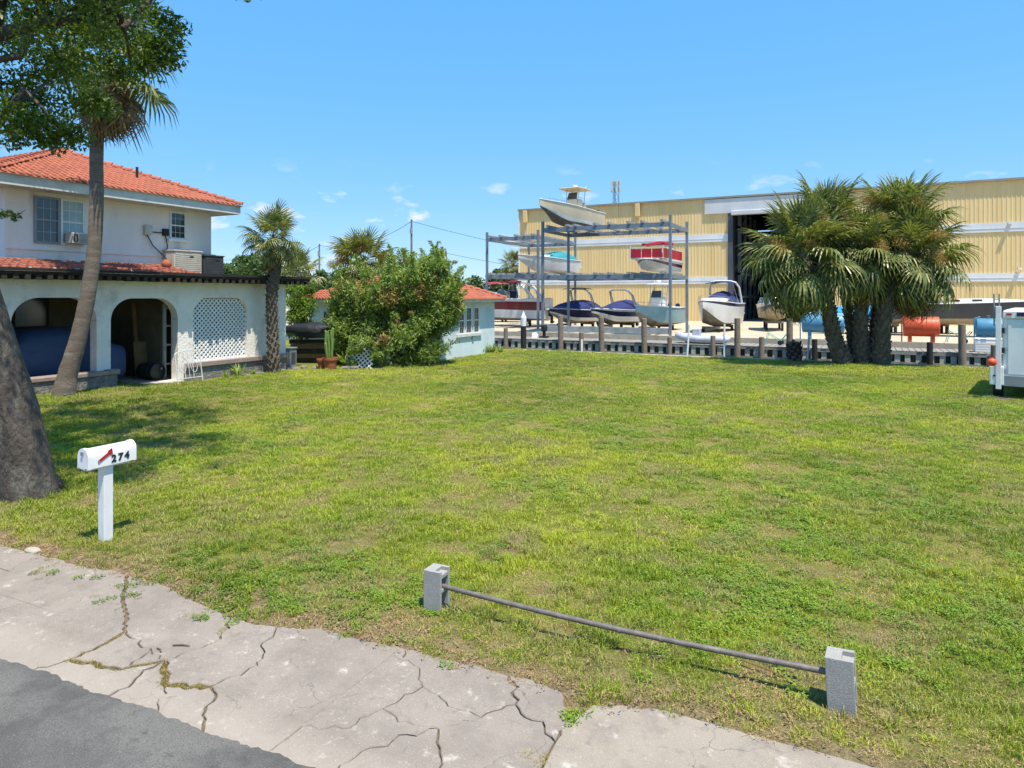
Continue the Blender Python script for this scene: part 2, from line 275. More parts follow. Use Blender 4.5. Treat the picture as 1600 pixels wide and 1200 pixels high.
# ---------------------------------------------------------------- builders
class MB:
    def __init__(s): s.v = []; s.f = []; s.m = []
    def add(s, vs, fs, mi=0):
        n = len(s.v); s.v += [tuple(p) for p in vs]; s.f += [tuple(i + n for i in f) for f in fs]; s.m += [mi] * len(fs); return s
    def box(s, a, b, mi=0, M4=None):
        x0, y0, z0 = a; x1, y1, z1 = b
        vs = [(x0, y0, z0), (x1, y0, z0), (x1, y1, z0), (x0, y1, z0), (x0, y0, z1), (x1, y0, z1), (x1, y1, z1), (x0, y1, z1)]
        if M4: vs = [M4 @ Vector(p) for p in vs]
        return s.add(vs, [(0, 3, 2, 1), (4, 5, 6, 7), (0, 1, 5, 4), (1, 2, 6, 5), (2, 3, 7, 6), (3, 0, 4, 7)], mi)
    def bar(s, p, q, w, h=None, mi=0, up=(0, 0, 1)):
        p = Vector(p); q = Vector(q); d = (q - p); L = d.length; d.normalize(); up = Vector(up)
        if abs(d.dot(up)) > .98: up = Vector((0, 1, 0))
        sd = d.cross(up).normalized(); u2 = sd.cross(d); h = h or w
        vs = [p + sd * a * w / 2 + u2 * b * h / 2 + d * c for c in (0, L) for a, b in ((-1, -1), (1, -1), (1, 1), (-1, 1))]
        return s.add(vs, [(0, 1, 2, 3), (7, 6, 5, 4), (0, 4, 5, 1), (1, 5, 6, 2), (2, 6, 7, 3), (3, 7, 4, 0)], mi)
    def tube(s, pts, r, n=8, mi=0, cap=True):
        pts = [Vector(p) for p in pts]; rs = r if isinstance(r, (list, tuple)) else [r] * len(pts)
        base = len(s.v); prev = None
        for i, p in enumerate(pts):
            d = (pts[min(i + 1, len(pts) - 1)] - pts[max(i - 1, 0)]).normalized()
            if prev is None: a = d.orthogonal().normalized()
            else: a = (prev - d * prev.dot(d)).normalized()
            prev = a; b = d.cross(a)
            for k in range(n):
                t = 2 * math.pi * k / n; s.v.append(tuple(p + (a * math.cos(t) + b * math.sin(t)) * rs[i]))
        for i in range(len(pts) - 1):
            for k in range(n):
                k2 = (k + 1) % n; s.f.append((base + i * n + k, base + i * n + k2, base + (i + 1) * n + k2, base + (i + 1) * n + k)); s.m.append(mi)
        if cap:
            s.f.append(tuple(base + k for k in reversed(range(n)))); s.f.append(tuple(base + (len(pts) - 1) * n + k for k in range(n))); s.m += [mi, mi]
        return s
    def lathe(s, prof, n=16, c=(0, 0, 0), mi=0, axis='z'):
        base = len(s.v)
        for r, z in prof:
            for k in range(n):
                t = 2 * math.pi * k / n; x, y = r * math.cos(t), r * math.sin(t)
                p = (x, y, z) if axis == 'z' else ((z, x, y) if axis == 'x' else (x, z, y))
                s.v.append((c[0] + p[0], c[1] + p[1], c[2] + p[2]))
        for i in range(len(prof) - 1):
            for k in range(n):
                k2 = (k + 1) % n; s.f.append((base + i * n + k, base + i * n + k2, base + (i + 1) * n + k2, base + (i + 1) * n + k)); s.m.append(mi)
        return s
    def grid(s, rows, mi=0, close=False):
        n = len(rows[0]); base = len(s.v)
        for r in rows: s.v += [tuple(p) for p in r]
        for i in range(len(rows) - 1):
            for k in range(n if close else n - 1):
                k2 = (k + 1) % n
                s.f.append((base + i * n + k, base + i * n + k2, base + (i + 1) * n + k2, base + (i + 1) * n + k)); s.m.append(mi if not callable(mi) else mi(i, k))
        return s
    def build(s, name, mats, parent=None, loc=None, rz=0, smooth=False, bevel=0, angle=40):
        me = bpy.data.meshes.new(name); me.from_pydata(s.v, [], s.f)
        for m in (mats if isinstance(mats, (list, tuple)) else [mats]): me.materials.append(M[m] if isinstance(m, str) else m)
        if any(s.m): me.polygons.foreach_set('material_index', s.m)
        o = bpy.data.objects.new(name, me); COL.objects.link(o); o.parent = parent
        if loc is not None: o.location = loc
        o.rotation_euler.z = rz
        if smooth:
            me.polygons.foreach_set('use_smooth', [True] * len(me.polygons))
            try: me.set_sharp_from_angle(angle=R(angle))
            except Exception: pass
        if bevel:
            b = o.modifiers.new('bevel', 'BEVEL'); b.width = bevel; b.segments = 2; b.limit_method = 'ANGLE'
        me.validate(); return o
def tag(o, label=None, cat=None, group=None, kind=None):
    if label: o['label'] = label
    if cat: o['category'] = cat
    if group: o['group'] = group
    if kind: o['kind'] = kind
    return o
def thing(name, label, cat, loc=(0, 0, 0), rz=0, group=None):
    o = bpy.data.objects.new(name, None); COL.objects.link(o); o.location = loc; o.rotation_euler.z = rz; o.empty_display_size = .2
    return tag(o, label, cat, group)
def struct(o): o['kind'] = 'structure'; return o
def share(name, src, parent, mtx):
    o = bpy.data.objects.new(name, src); COL.objects.link(o); o.parent = parent; o.matrix_local = mtx; return o
def npmesh(name, V, F, mats, parent=None, mi=None, loc=None):
    V = np.asarray(V, np.float32); F = np.asarray(F, np.int32); k = F.shape[1]
    me = bpy.data.meshes.new(name); me.vertices.add(len(V)); me.vertices.foreach_set('co', V.ravel())
    me.loops.add(F.size); me.loops.foreach_set('vertex_index', F.ravel()); me.polygons.add(len(F))
    me.polygons.foreach_set('loop_start', np.arange(0, F.size, k, dtype=np.int32)); me.polygons.foreach_set('loop_total', np.full(len(F), k, np.int32))
    for m in mats: me.materials.append(M[m])
    if mi is not None: me.polygons.foreach_set('material_index', np.asarray(mi, np.int32))
    me.update(); o = bpy.data.objects.new(name, me); COL.objects.link(o); o.parent = parent
    if loc is not None: o.location = loc
    return o
def leaves(rng, centers, rad, per, size, aspect=.45, up=.5, squash=.8, shell=.0):
    """leaf-sized diamond faces spread through clumps; returns verts and quad faces"""
    C = np.asarray(centers, float); n = len(C) * per
    c = np.repeat(C, per, 0); r = np.repeat(np.asarray(rad, float), per)
    d = rng.normal(size=(n, 3)); d /= np.linalg.norm(d, axis=1)[:, None]
    rr = (shell + (1 - shell) * rng.random(n)) ** .55
    p = c + d * (r * rr)[:, None] * np.array([1, 1, squash])
    nrm = rng.normal(size=(n, 3)) + d * .5; nrm[:, 2] += up; nrm /= np.linalg.norm(nrm, axis=1)[:, None]
    a = np.cross(nrm, rng.normal(size=(n, 3))); a /= np.linalg.norm(a, axis=1)[:, None]; b = np.cross(nrm, a)
    s = size * (.6 + .8 * rng.random(n))[:, None]
    V = np.stack([p - a * s, p + b * s * aspect + nrm * s * .12, p + a * s, p - b * s * aspect + nrm * s * .12], 1).reshape(-1, 3)
    return V, np.arange(n * 4).reshape(-1, 4)
# ================================================================= SETTING
# --- lot: one sheet out to the horizon on three sides, ending at the sea wall
xs = [-2500, -600, -150, -60] + [x * .5 for x in range(-88, 61)] + [60, 150, 600, 2500]
ys = [-800, -100, -20, 2] + [3 + .25 * i for i in range(16)] + [7 + .5 * i for i in range(57)] + [35.5]
YSEA = 35.5
m = MB(); m.grid([[(x, y, gz(x, y)) for x in xs] for y in ys]); struct(m.build('ground', 'ground', smooth=True))
# --- road
m = MB()
def ref(x): return 3.27 + .050 * (min(max(x, -10), 2) + 6.6)
edge = []; rng = random.Random(4)
for i in range(900): x = -26 + i * .045; edge.append((x, ref(x) + .012 * math.sin(i * .23) + .008 * math.sin(i * .71) + rng.uniform(-.012, .012)))
top = [(-900, ref(-900))] + edge + [(900, ref(900))]
m.grid([[(x, -300, -.02) for x, y in top], [(x, 1.5, .03) for x, y in top], [(x, y - .06, .020) for x, y in top], [(x, y, .012) for x, y in top], [(x, y, -.06) for x, y in top]])
struct(m.build('road', 'asphalt'))
# --- cracked pavement, each broken piece its own slab
nd = {}
for k, v in dict(a1=(63, 868), a2=(120, 884), a3=(198, 898), a4=(261, 915), a5=(303, 938), a6=(360, 964), a7=(433, 981), a8=(499, 982), a9=(628, 1012), a10=(700, 1030), a11=(796, 1056), a12=(880, 1082),
                 b1=(50, 1046), b2=(120, 1069), b3=(177, 1088), b4=(258, 1115), b5=(330, 1139), b6=(424, 1172), b7=(520, 1205), b8=(683, 1261), b9=(800, 1300),
                 m1=(15, 893), i10=(95, 960), i1=(196, 986), i2=(165, 1005), i3=(108, 1030), i4=(190, 1046), i5=(258, 1032), i6=(260, 1072), i7=(330, 1073), i8=(345, 998), i9=(402, 1040), i11=(236, 1017),
                 jm=(472, 1135), k1=(660, 1073), k2=(598, 1107), k3=(547, 1137), k4=(622, 1128), k5=(685, 1137), k6=(751, 1120), k7=(805, 1100), k8=(565, 1173), jx=(868, 1158), r2=(898, 1122),
                 s1=(925, 1104), s2=(1025, 1110), s3=(1140, 1132), s4=(1275, 1170), s5=(1400, 1194)).items():
    g = G(*v); nd[k] = (g.x, g.y)
for k in ('b1', 'b2', 'b3', 'b4', 'b5', 'b6', 'b7', 'b8', 'b9'): nd[k] = (nd[k][0], ref(nd[k][0]) - .07)
nd.update(a0=(-14, 4.62), l1=(-14, 4.25), l2=(-14, 3.85), b0=(-14, ref(-14) - .07), z0=(-26, 4.6), z1=(-26, ref(-26) - .07), s6=(4, 5.3), s7=(14, 5.3), s8=(14, ref(14) - .07), a00=(-20, 4.6), b00=(-20, ref(-20) - .07))
polys = ['z0 a00 b00 z1', 'a00 a0 l1 l2 b0 b00', 'a0 a1 m1 l1', 'l1 m1 a1 a2 a3 i10 l2', 'l2 i10 a3 i1 i2 i3 b1 b0', 'a3 a4 a5 a6 i8 i5 i11 i1', 'i1 i11 i4 i3 i2', 'i11 i5 i4',
         'i3 i4 b2 b1', 'i4 i5 b3 b2', 'i5 i6 b4 b3', 'i6 i7 b5 b4', 'i5 i8 a6 a7 i9 i7 i6', 'a7 a8 a9 jm b6 b5 i7 i9', 'a9 k1 k2 k3 jm', 'a9 a10 a11 k7 k6 k1', 'k1 k6 k5 k4 k2',
         'jm k3 k2 k4 k5 k8 b7 b6', 'k8 k5 b8 b7', 'k5 k6 k7 jx b9 b8', 'k7 a11 a12 r2 jx', 'r2 s1 s2 s3 s4 s5 s6 s7 s8 b9 jx']
wide = {}
for e_, w in dict(a3i1=.045, i1i2=.06, i2i3=.05, i3i4=.06, i4i5=.06, i5i8=.045, i5i6=.07, i6i7=.10, i11i1=.02, i4i11=.03, i5i11=.02, i7b5=.025, i5b3=.025, i4b2=.02, k7k6=.03, k7a11=.03, k7jx=.016, r2jx=.03, jxb9=.025,
                  a9jm=.014, jmb6=.014, a12r2=.05, i8a6=.02, i10a3=.010, i3b1=.02, i7i9=.018, i9a7=.014, k5k8=.014, k5b8=.016).items():
    import re
    q = re.findall(r'[a-z]\d+', e_) if 'jm' not in e_ and 'jx' not in e_ else [t for t in re.split(r'(jm|jx|[a-z]\d+)', e_) if t]
    wide[frozenset(q)] = w * .52
def jag(a, b):
    """the broken line between two nodes, the same for both neighbours"""
    if (a, b) != tuple(sorted((a, b))): return jag(b, a)[::-1]
    p, q = Vector(nd[a]), Vector(nd[b]); L = (q - p).length; rr = random.Random(a + b)
    n = max(1, min(40, int(L / .055))); nrm = Vector((-(q - p).y, (q - p).x)).normalized()
    straight = frozenset((a, b)) in (frozenset(('a9', 'jm')), frozenset(('jm', 'b6')), frozenset(('jx', 'b9'))) or a[0] == b[0] == 'b' or L > 5
    amp = .003 if straight else min(.018, L * .1); off = rr.uniform(-1, 1) * (0 if straight else .05 * L)
    out = []; ph = rr.uniform(0, 6.28); fq = rr.uniform(2.5, 4.5); sw = 0 if straight else min(.035, .07 * L) * (.35 if frozenset((a, b)) in wide and wide[frozenset((a, b))] > .02 else 1) * (.3 if a[0] == b[0] and a[0] in 'as' else 1)
    for i in range(n):
        t = i / n; out.append(p.lerp(q, t) + nrm * (0 if i == 0 else rr.uniform(-amp, amp) + off * math.sin(math.pi * t) + sw * math.sin(math.pi * t) * math.sin(ph + t * fq * 3.14)))
    return out + [q]
m = MB(); m.grid([[(-26, 3.3, -.024), (14, 3.3, -.024)], [(-26, 5.4, -.024), (14, 5.4, -.024)]])
bed = mat('crack_dirt', '7B6A52', '5E503F', .95, 8, 40, .5, 60, kind='World'); M['dirt'] = bed
pav = struct(m.build('pavement', 'dirt'))
rng = random.Random(9)
for pi, pl in enumerate(polys):
    ids = pl.split(); pts = []; gaps = []
    for a, b in zip(ids, ids[1:] + ids[:1]):
        seg = jag(a, b); g = wide.get(frozenset((a, b)), .004)
        if a[0] == b[0] == 'b': g = 0
        pts += seg[:-1]; gaps += [g / 2] * (len(seg) - 1)
    n = len(pts)
    if sum(pts[i].x * pts[(i + 1) % n].y - pts[(i + 1) % n].x * pts[i].y for i in range(n)) < 0:
        pts = pts[::-1]; gaps = gaps[::-1]; gaps = gaps[1:] + gaps[:1]
    ins = []
    for i in range(n):
        a, b, c = pts[i - 1], pts[i], pts[(i + 1) % n]
        n1 = Vector((-(b - a).y, (b - a).x)).normalized(); n2 = Vector((-(c - b).y, (c - b).x)).normalized()
        ins.append(b + (n1 * gaps[i - 1] + n2 * gaps[i]) * .75)
    cx = sum(p.x for p in ins) / n; cy = sum(p.y for p in ins) / n
    z = rng.uniform(-.006, .006) + .002; tx, ty = rng.uniform(-.004, .004), rng.uniform(-.003, .003)
    zt = lambda p: z + (p.x - cx) * tx * (.3 if abs(p.x - cx) > 2 else 1) + (p.y - cy) * ty
    vs = []
    for p in ins:
        q = p + (Vector((cx, cy)) - p).normalized() * .008
        vs.append((q.x, q.y, zt(p)))
    vs += [(p.x, p.y, zt(p) - .008) for p in ins] + [(p.x, p.y, -.06) for p in ins]
    fs = [tuple(range(n))] + [(k * n + (i + 1) % n, k * n + i, (k + 1) * n + i, (k + 1) * n + (i + 1) % n) for k in (0, 1) for i in range(n)]
    m = MB(); m.add(vs, fs)
    m.build('slab', 'walk_new' if pi == len(polys) - 1 else 'walk', pav)
# --- canal, sea wall, far bulkhead, yard
m = MB(); m.grid([[(-2500, 35, -1.05), (2500, 35, -1.05)], [(-2500, 46, -1.05), (2500, 46, -1.05)]]); struct(m.build('canal_water', 'water'))
m = MB(); m.box((-17.8, 35.35, -1.6), (70, 35.75, .045)); m.box((-60, 35.52, -1.6), (-17.8, 35.75, -.1))
tag(m.build('seawall', 'conc_seawall', bevel=.015), 'pale concrete sea wall cap along the far edge of the lawn', 'sea wall')
YB = 45.0
m = MB(); YZ = .28
m.grid([[(-2500, 47.6, YZ), (2500, 47.6, YZ)], [(-2500, 110, YZ), (2500, 110, YZ)]]); m.grid([[(-2500, 47.6, -1.4), (2500, 47.6, -1.4)], [(-2500, 47.6, YZ), (2500, 47.6, YZ)]])
struct(m.build('yard_ground', 'yard'))
m = MB(); m.grid([[(-3000, 109, YZ - .02), (3000, 109, YZ - .02)], [(-3000, 4500, YZ - .02), (3000, 4500, YZ - .02)]]); struct(m.build('far_ground', 'far_ground'))
bk = thing('dock', 'grey timber dock and plank bulkhead across the canal', 'dock', (0, YB, -1))
rngn = random.Random(2)
m = MB(); m.box((-75, .14, -.4), (45, .3, .93)); m.build('backing_wall', 'plank_dark', bk)
b0 = MB().box((-.14, 0, -.5), (.14, .12, .9)); bm0 = b0.build('board', 'plank_light', bk); bm0.location = (-74, .0, 0); bmd = bm0.data
nb = 0
for i in range(1, 215):
    x = -74 + i * .55
    if -46 < x < 14:
        o = share('board', bmd, bk, Matrix.Translation((x + rngn.uniform(-.04, .04), rngn.uniform(-.02, .02), rngn.uniform(-.05, .02))) @ Matrix.Rotation(rngn.uniform(-.02, .02), 4, 'Y')); nb += 1
for z0, z1 in ((.78, .93), (.18, .36)):
    for i in range(12):
        x0 = -60 + i * 7; m = MB(); m.box((x0, -.05, z0 + rngn.uniform(-.02, .02)), (x0 + 6.97, -.005, z1 + rngn.uniform(-.02, .02))); m.build('wale', 'wood_grey', bk)
dk = MB().box((-.145, -.06, 0), (.145, 2.55, .05)); d0 = dk.build('deck_plank', 'wood_grey', bk); d0.location = (-60, 0, .95)
for i in range(1, 230):
    x = -60 + i * .33
    if x < 15: share('deck_plank', d0.data, bk, Matrix.Translation((x, rngn.uniform(-.03, .03), .95 + rngn.uniform(-.006, .006))))
m = MB(); m.box((-75, 2.56, .6), (45, 2.8, 1.34)); m.build('curb', 'conc_seawall', bk)
def piling(px, ztop, r=.17, matn='wood_pile', label='', y=YB - .32):
    p = onY(px, 462, y); m = MB(); rr = random.Random(px)
    n = 10; prof = [(r * 1.02, 0), (r, ztop * .5 + .5), (r * .97, ztop + 1 - .03), (r * .8, ztop + 1), (.001, ztop + 1)]
    m.lathe([(r * 1.05, -1.0)] + prof, 12)
    o = m.build('piling', matn, loc=(p.x, y, -1.0), smooth=True); o.rotation_euler = (rr.uniform(-.015, .015), rr.uniform(-.02, .02), rr.random() * 6)
    return tag(o, label, 'piling', 'pilings along the dock')
for px, z, l in ((876, 1.75, 'tall brown piling in front of the navy boat with black bimini'), (940, 1.7, 'tall brown piling in front of the navy covered boat with chrome arch'), (1007, 1.65, 'tall brown piling in front of the pale blue boat'),
                 (1152, 1.75, 'tall grey brown piling at the right of the grey inflatable dinghy'), (1234, 1.75, 'tall piling standing behind the dark palm stump'), (1504, 1.6, 'tall grey piling between the orange tank and the right blue tank'), (1347, 1.6, 'tall piling half hidden by the palm trunks')):
    piling(px, z, .19, 'wood_pile', l)
for px, z, l in ((790, .75, 'short pale piling beside the small cottage'), (908, .6, 'short stub piling left of the second tall brown piling'), (1046, .45, 'short stub piling under the right rack post'), (1114, .6, 'short grey stub piling before the inflatable dinghy'),
                 (1190, .6, 'short stub piling before the white bowrider'), (1273, .55, 'short black stub piling under the left blue tank'), (1453, .55, 'short black stub piling below the orange tank'), (1553, .5, 'short grey stub piling below the right blue tank')):
    piling(px, z, .16, 'wood_black' if 'black' in l else 'wood_pile', l)
p = onY(818, 545, 41.5); m = MB(); m.lathe([(.2, -2), (.19, 1.3), (.2, 1.3), (.2, 1.9), (.14, 1.95), (.02, 2.3), (.001, 2.3)], 12)
m.m = [0] * len(m.m)
o = m.build('mooring_pile', ['wood_black', 'white'], loc=(p.x, 41.5, -.2), smooth=True)
o.data.polygons.foreach_set('material_index', [1 if pp.center.z > 1.31 else 0 for pp in o.data.polygons])
tag(o, 'dark mooring pile with white cap standing in the canal', 'piling')
def mast(px, ptop, pbot, lean, lab):
    a = onY(px, pbot, 36.1); b = onY(px + lean, ptop, 36.3); a.z = -1.4
    m = MB(); m.tube([(0, 0, 0), b - a], .05, 8); tag(m.build('marker_pole', 'white', loc=a, smooth=True), lab, 'pole', 'white poles along the sea wall')
mast(1071, 508, 556, 6, 'white pole leaning right beside the dinghy'); mast(1131, 506, 558, 1, 'upright white pole at the right end of the dinghy')
mast(1259, 526, 563, 5, 'white pole leaning left of the palm clump'); mast(1383, 540, 566, -2, 'white pole right behind the palm clump'); mast(909, 530, 551, 0, 'thin white marker pole at the sea wall before the tall brown pilings')
# --- utility poles, cell tower, wires, far trees
def upole(px, ptop, d, arm, lab):
    t = onD(px, ptop, d); th = thing('utility_pole', lab, 'utility pole', (t.x, t.y, YZ), R(20), 'utility poles'); h = t.z - YZ
    m = MB(); m.tube([(0, 0, 0), (0, 0, h)], [.2, .13], 8); m.build('pole', 'pole_wood', th, smooth=True)
    for z in arm:
        m = MB(); m.box((-1.3, -.07, h - z), (1.3, .07, h - z + .14)); m.build('crossarm', 'pole_wood', th)
        for x in (-1.1, -.4, .4, 1.1):
            m = MB(); m.lathe([(.05, 0), (.07, .1), (.03, .2), (.001, .2)], 6, (x, 0, h - z + .14)); m.build('insulator', 'grey_metal', th)
    if not arm:
        m = MB(); m.tube([(0, -.25, h - 2), (0, -.25, h - 1.2)], .18, 8); m.build('transformer', 'grey_metal', th)
    return Vector((t.x, t.y, t.z))
P1 = upole(643, 343, 95, [], 'tall weathered utility pole above the oleander bush'); P2 = upole(499, 381, 110, [], 'dark utility pole between the small palm and the big bush')
P3 = upole(411, 400, 130, [.3], 'far utility pole with crossarm left of the small palm'); P4 = upole(697, 393, 100, [], 'slim utility pole above the cottage roof')
Q1 = onD(-250, 395, 140); Q2 = onD(1120, 405, 150)
for i, (a, b, sag, l) in enumerate(((P1, P2, 1.5, 'sagging wire from the tallest utility pole to the dark pole'), (P2, P3, 1.2, 'wire between the dark utility pole and the crossarm pole'), (P1, Q2, 2.5, 'upper wire running from the tallest pole behind the boat racks'), (P4, Q2 - Vector((0, 0, 3)), 2, 'lower wire running from the slim pole behind the boat racks'), (P3, Q1, 2, 'wire running left from the crossarm pole behind the house'))):
    m = MB(); m.tube([a.lerp(b, t / 14) - Vector((0, 0, .25 + sag * 4 * (t / 14) * (1 - t / 14))) for t in range(15)], .03, 4)
    tag(m.build('power_line', 'cable'), l, 'wire', 'power lines')
t = onD(962, 284, 300); th = thing('cell_tower', 'slender grey cell tower rising behind the yellow warehouse', 'tower', (t.x, t.y, YZ)); h = t.z - YZ
for k in range(3):
    a = k * 2.094; m = MB(); m.tube([(2.4 * math.cos(a), 2.4 * math.sin(a), 0), (1.3 * math.cos(a), 1.3 * math.sin(a), h)], .22, 6); m.build('leg', 'grey_metal', th)
m = MB()
for i in range(14):
    z0, z1 = h * i / 14, h * (i + 1) / 14
    for k in range(3):
        a, b = k * 2.094, (k + 1) * 2.094; r0, r1 = 2.4 - 1.1 * i / 14, 2.4 - 1.1 * (i + 1) / 14
        m.bar((r0 * math.cos(a), r0 * math.sin(a), z0), (r1 * math.cos(b), r1 * math.sin(b), z1), .12); m.bar((r1 * math.cos(a), r1 * math.sin(a), z1), (r1 * math.cos(b), r1 * math.sin(b), z1), .12)
m.build('bracing', 'grey_metal', th)
for z in (h - 1.5, h - 4.5):
    for k in range(6):
        a = k * 1.047; m = MB(); m.box((2.0 * math.cos(a) - .25, 2.0 * math.sin(a) - .25, z), (2.0 * math.cos(a) + .25, 2.0 * math.sin(a) + .25, z + 2)); m.build('antenna', 'steel_white', th)
# ================================================================= HOUSE
hs = thing('house', 'white stucco two storey house with red tile roof and arcade', 'house', (0, 0, 0))
XW, Z0 = -21.8, 0
# arcade wall with three openings, built strip by strip
ops = [(10.98, 13.46, .68, 3.09, .75), (13.92, 16.38, .12, 3.06, .75), (17.02, 19.49, .74, 3.06, .55), (6.6, 9.4, .68, 3.09, .75)]
def opening(y):
    for a, b, zb, zt, r in ops:
        if a < y < b:
            d = min(y - a, b - y); return zb, zt if d > r else zt - r + math.sqrt(max(0, r * r - (r - d) ** 2))
    return None
ysw = {4.6, 21.55}
for a, b, zb, zt, r in ops:
    ysw |= {a, b}
    for i in range(13): ysw |= {round(a + r * (1 - math.cos(i / 12 * math.pi / 2)), 4), round(b - r * (1 - math.cos(i / 12 * math.pi / 2)), 4)}
ysw = sorted(ysw); ZT = 3.76; TH = .34
m = MB()
def q(y0, y1, za0, za1, zb0, zb1):       # front and back quads between y0,y1; lower za*, upper zb*
    m.add([(XW, y0, za0), (XW, y1, za1), (XW, y1, zb1), (XW, y0, zb0)], [(0, 1, 2, 3)])
    m.add([(XW - TH, y0, za0), (XW - TH, y1, za1), (XW - TH, y1, zb1), (XW - TH, y0, zb0)], [(3, 2, 1, 0)])
for y0, y1 in zip(ysw, ysw[1:]):
    if y1 - y0 < 1e-3: continue
    o = opening((y0 + y1) / 2)
    if not o: q(y0, y1, -.3, -.3, ZT, ZT); continue
    e0, e1 = opening(y0 + 1e-4) or o, opening(y1 - 1e-4) or o
    q(y0, y1, e0[1], e1[1], ZT, ZT); q(y0, y1, -.3, -.3, o[0], o[0])
    m.add([(XW, y0, e0[1]), (XW, y1, e1[1]), (XW - TH, y1, e1[1]), (XW - TH, y0, e0[1])], [(0, 1, 2, 3)])
    m.add([(XW, y0, o[0]), (XW, y1, o[0]), (XW - TH, y1, o[0]), (XW - TH, y0, o[0])], [(3, 2, 1, 0)])
for a, b, zb, zt, r in ops:
    for y, s_ in ((a, 1), (b, -1)):
        m.add([(XW, y, zb), (XW - TH, y, zb), (XW - TH, y, zt - r), (XW, y, zt - r)], [(0, 1, 2, 3) if s_ > 0 else (3, 2, 1, 0)])
m.add([(XW, 21.55, -.3), (XW - TH, 21.55, -.3), (XW - TH, 21.55, ZT), (XW, 21.55, ZT)], [(0, 1, 2, 3)])
m.build('arcade_wall', 'stucco', hs)
m = MB(); m.box((XW + .002, 16.62, .52), (XW + .13, 21.6, .70)); m.build('ledge', 'stone_cap', hs, bevel=.02)
m = MB(); m.box((XW + .003, 16.62, -.3), (XW + .05, 21.57, .52)); m.build('plinth', 'stone_wall', hs)
# stone dwarf wall under the first arch
m = MB(); m.box((XW + .004, 4.6, -.3), (XW + .28, 13.98, .60)); m.build('dwarf_wall', 'stone_wall', hs, bevel=.03)
m = MB(); m.box((XW - .2, 4.6, .60), (XW + .33, 13.72, .73)); m.box((XW - .02, 13.70, .60), (XW + .34, 14.03, .76)); m.build('wall_cap', 'stone_cap', hs, bevel=.02)
m = MB(); m.box((XW - .6, 13.99, -.3), (XW + .25, 16.5, .10)); m.build('threshold', 'conc_seawall', hs, bevel=.02)
# porch room
m = MB(); m.box((-29.2, 4.7, -.3), (XW - TH - .003, 21.5, .11)); m.build('porch_floor', 'conc_seawall', hs)
m = MB(); m.box((-26.2, 4.7, .11), (-26.0, 21.5, 3.7)); m.build('back_wall', 'interior', hs)
m = MB(); m.box((-26.0, 21.3, .11), (XW - TH - .003, 21.53, 3.7)); m.build('end_wall', 'stucco', hs)
m = MB(); m.box((-26.0, 4.62, .11), (XW - TH - .003, 4.8, 3.7)); m.build('end_wall', 'stucco', hs)
m = MB(); m.box((-26, 16.5, .11), (-22.9, 16.64, 3.7)); m.build('partition_wall', 'interior', hs)
w = MB(); w.box((-25.995, 13.1, 2.0), (-25.95, 14.3, 3.2)); wn_ = w.build('window', 'wood_dark', hs); w = MB(); w.box((-25.948, 13.2, 2.08), (-25.94, 14.2, 3.12)); w.build('pane', 'glass_dark', wn_)
m = MB(); m.box((-25.99, 11.0, .12), (-25.9, 12.0, 3.2)); m.build('door', 'stone_cap', hs)
# lattice in the third opening
def lattice(name, inside, u0, u1, w0, w1, step, width, mapf, matn, parent, thick=.012):
    m = MB()
    for sgn, off in ((1, 0), (-1, thick)):
        k = -60
        for k in range(-40, 60):
            pts = []; N = 90; c = k * step
            for i in range(N + 1):
                ww = w0 + (w1 - w0) * i / N; uu = u0 + c + sgn * (ww - w0)
                pts.append((uu, ww))
            run = []
            for p_ in pts + [None]:
                if p_ and inside(*p_): run.append(p_)
                else:
                    if len(run) > 2: m.bar(mapf(*run[0], off), mapf(*run[-1], off), width, thick, up=mapf(0, 0, 1) - mapf(0, 0, 0))
                    run = []
    return m.build(name, matn, parent)
def in3(y, z):
    o = opening(y); return o is not None and 17.02 < y < 19.49 and o[0] <= z <= o[1]
lattice('lattice_panel', in3, 17.02, 19.49, .74, 3.06, .185, .062, lambda u, w, o: Vector((XW - .12 - o, u, w)), 'white', hs)
# porch roof: beam ends under a slab, tiles above
m = MB(); m.box((-23.25, 4.3, 3.77), (-21.2, 22.35, 3.86)); m.build('porch_roof', 'wood_dark', hs)
m = MB(); m.box((-26.2, 4.3, 3.775), (-23.26, 22.35, 3.90)); m.build('porch_roof', 'wood_dark', hs)
rf = MB().box((-21.75, -.07, 0), (-21.16, .07, .13)); r0 = rf.build('rafter_end', 'wood_dark', hs, loc=(0, 4.5, 3.635))
for i in range(1, 60):
    y = 4.5 + i * .3
    if y < 22.3: share('rafter_end', r0.data, hs, Matrix.Translation((rngn.uniform(-.03, .03), y, 3.635 + rngn.uniform(-.012, .004))))
m = MB(); m.box((-21.19, 4.3, 3.862), (-21.13, 22.35, 3.95)); m.build('roof_edge', 'wood_black', hs)
def tiles(mb, n_u, n_v, P, tw, tl, rad=None, jit=0, rr=None, keep=None):
    """barrel tiles: P(u,v,h) gives the point u along the eave, v up the slope, h above the deck"""
    rad = rad or tw * .5
    for iv in range(n_v):
        for iu in range(n_u):
            u = (iu + .5) * tw; v = iv * tl * .86
            if keep and not keep(u, v): continue
            j = (rr.uniform(-jit, jit) if rr else 0)
            rows = []
            for vv, r_, hh in ((v - .02, rad * .62, .035), (v + tl * .9, rad * .52, .0)):
                rows.append([P(u + j + math.cos(math.pi * k / 5) * -r_ * .98, vv, hh + math.sin(math.pi * k / 5) * r_) for k in range(6)])
            mb.grid(rows)
            b = len(mb.v) - 12                                    # the dark mouth at the lower end
            mb.f.append((b, b + 1, b + 2, b + 3, b + 4, b + 5)); mb.m.append(0)
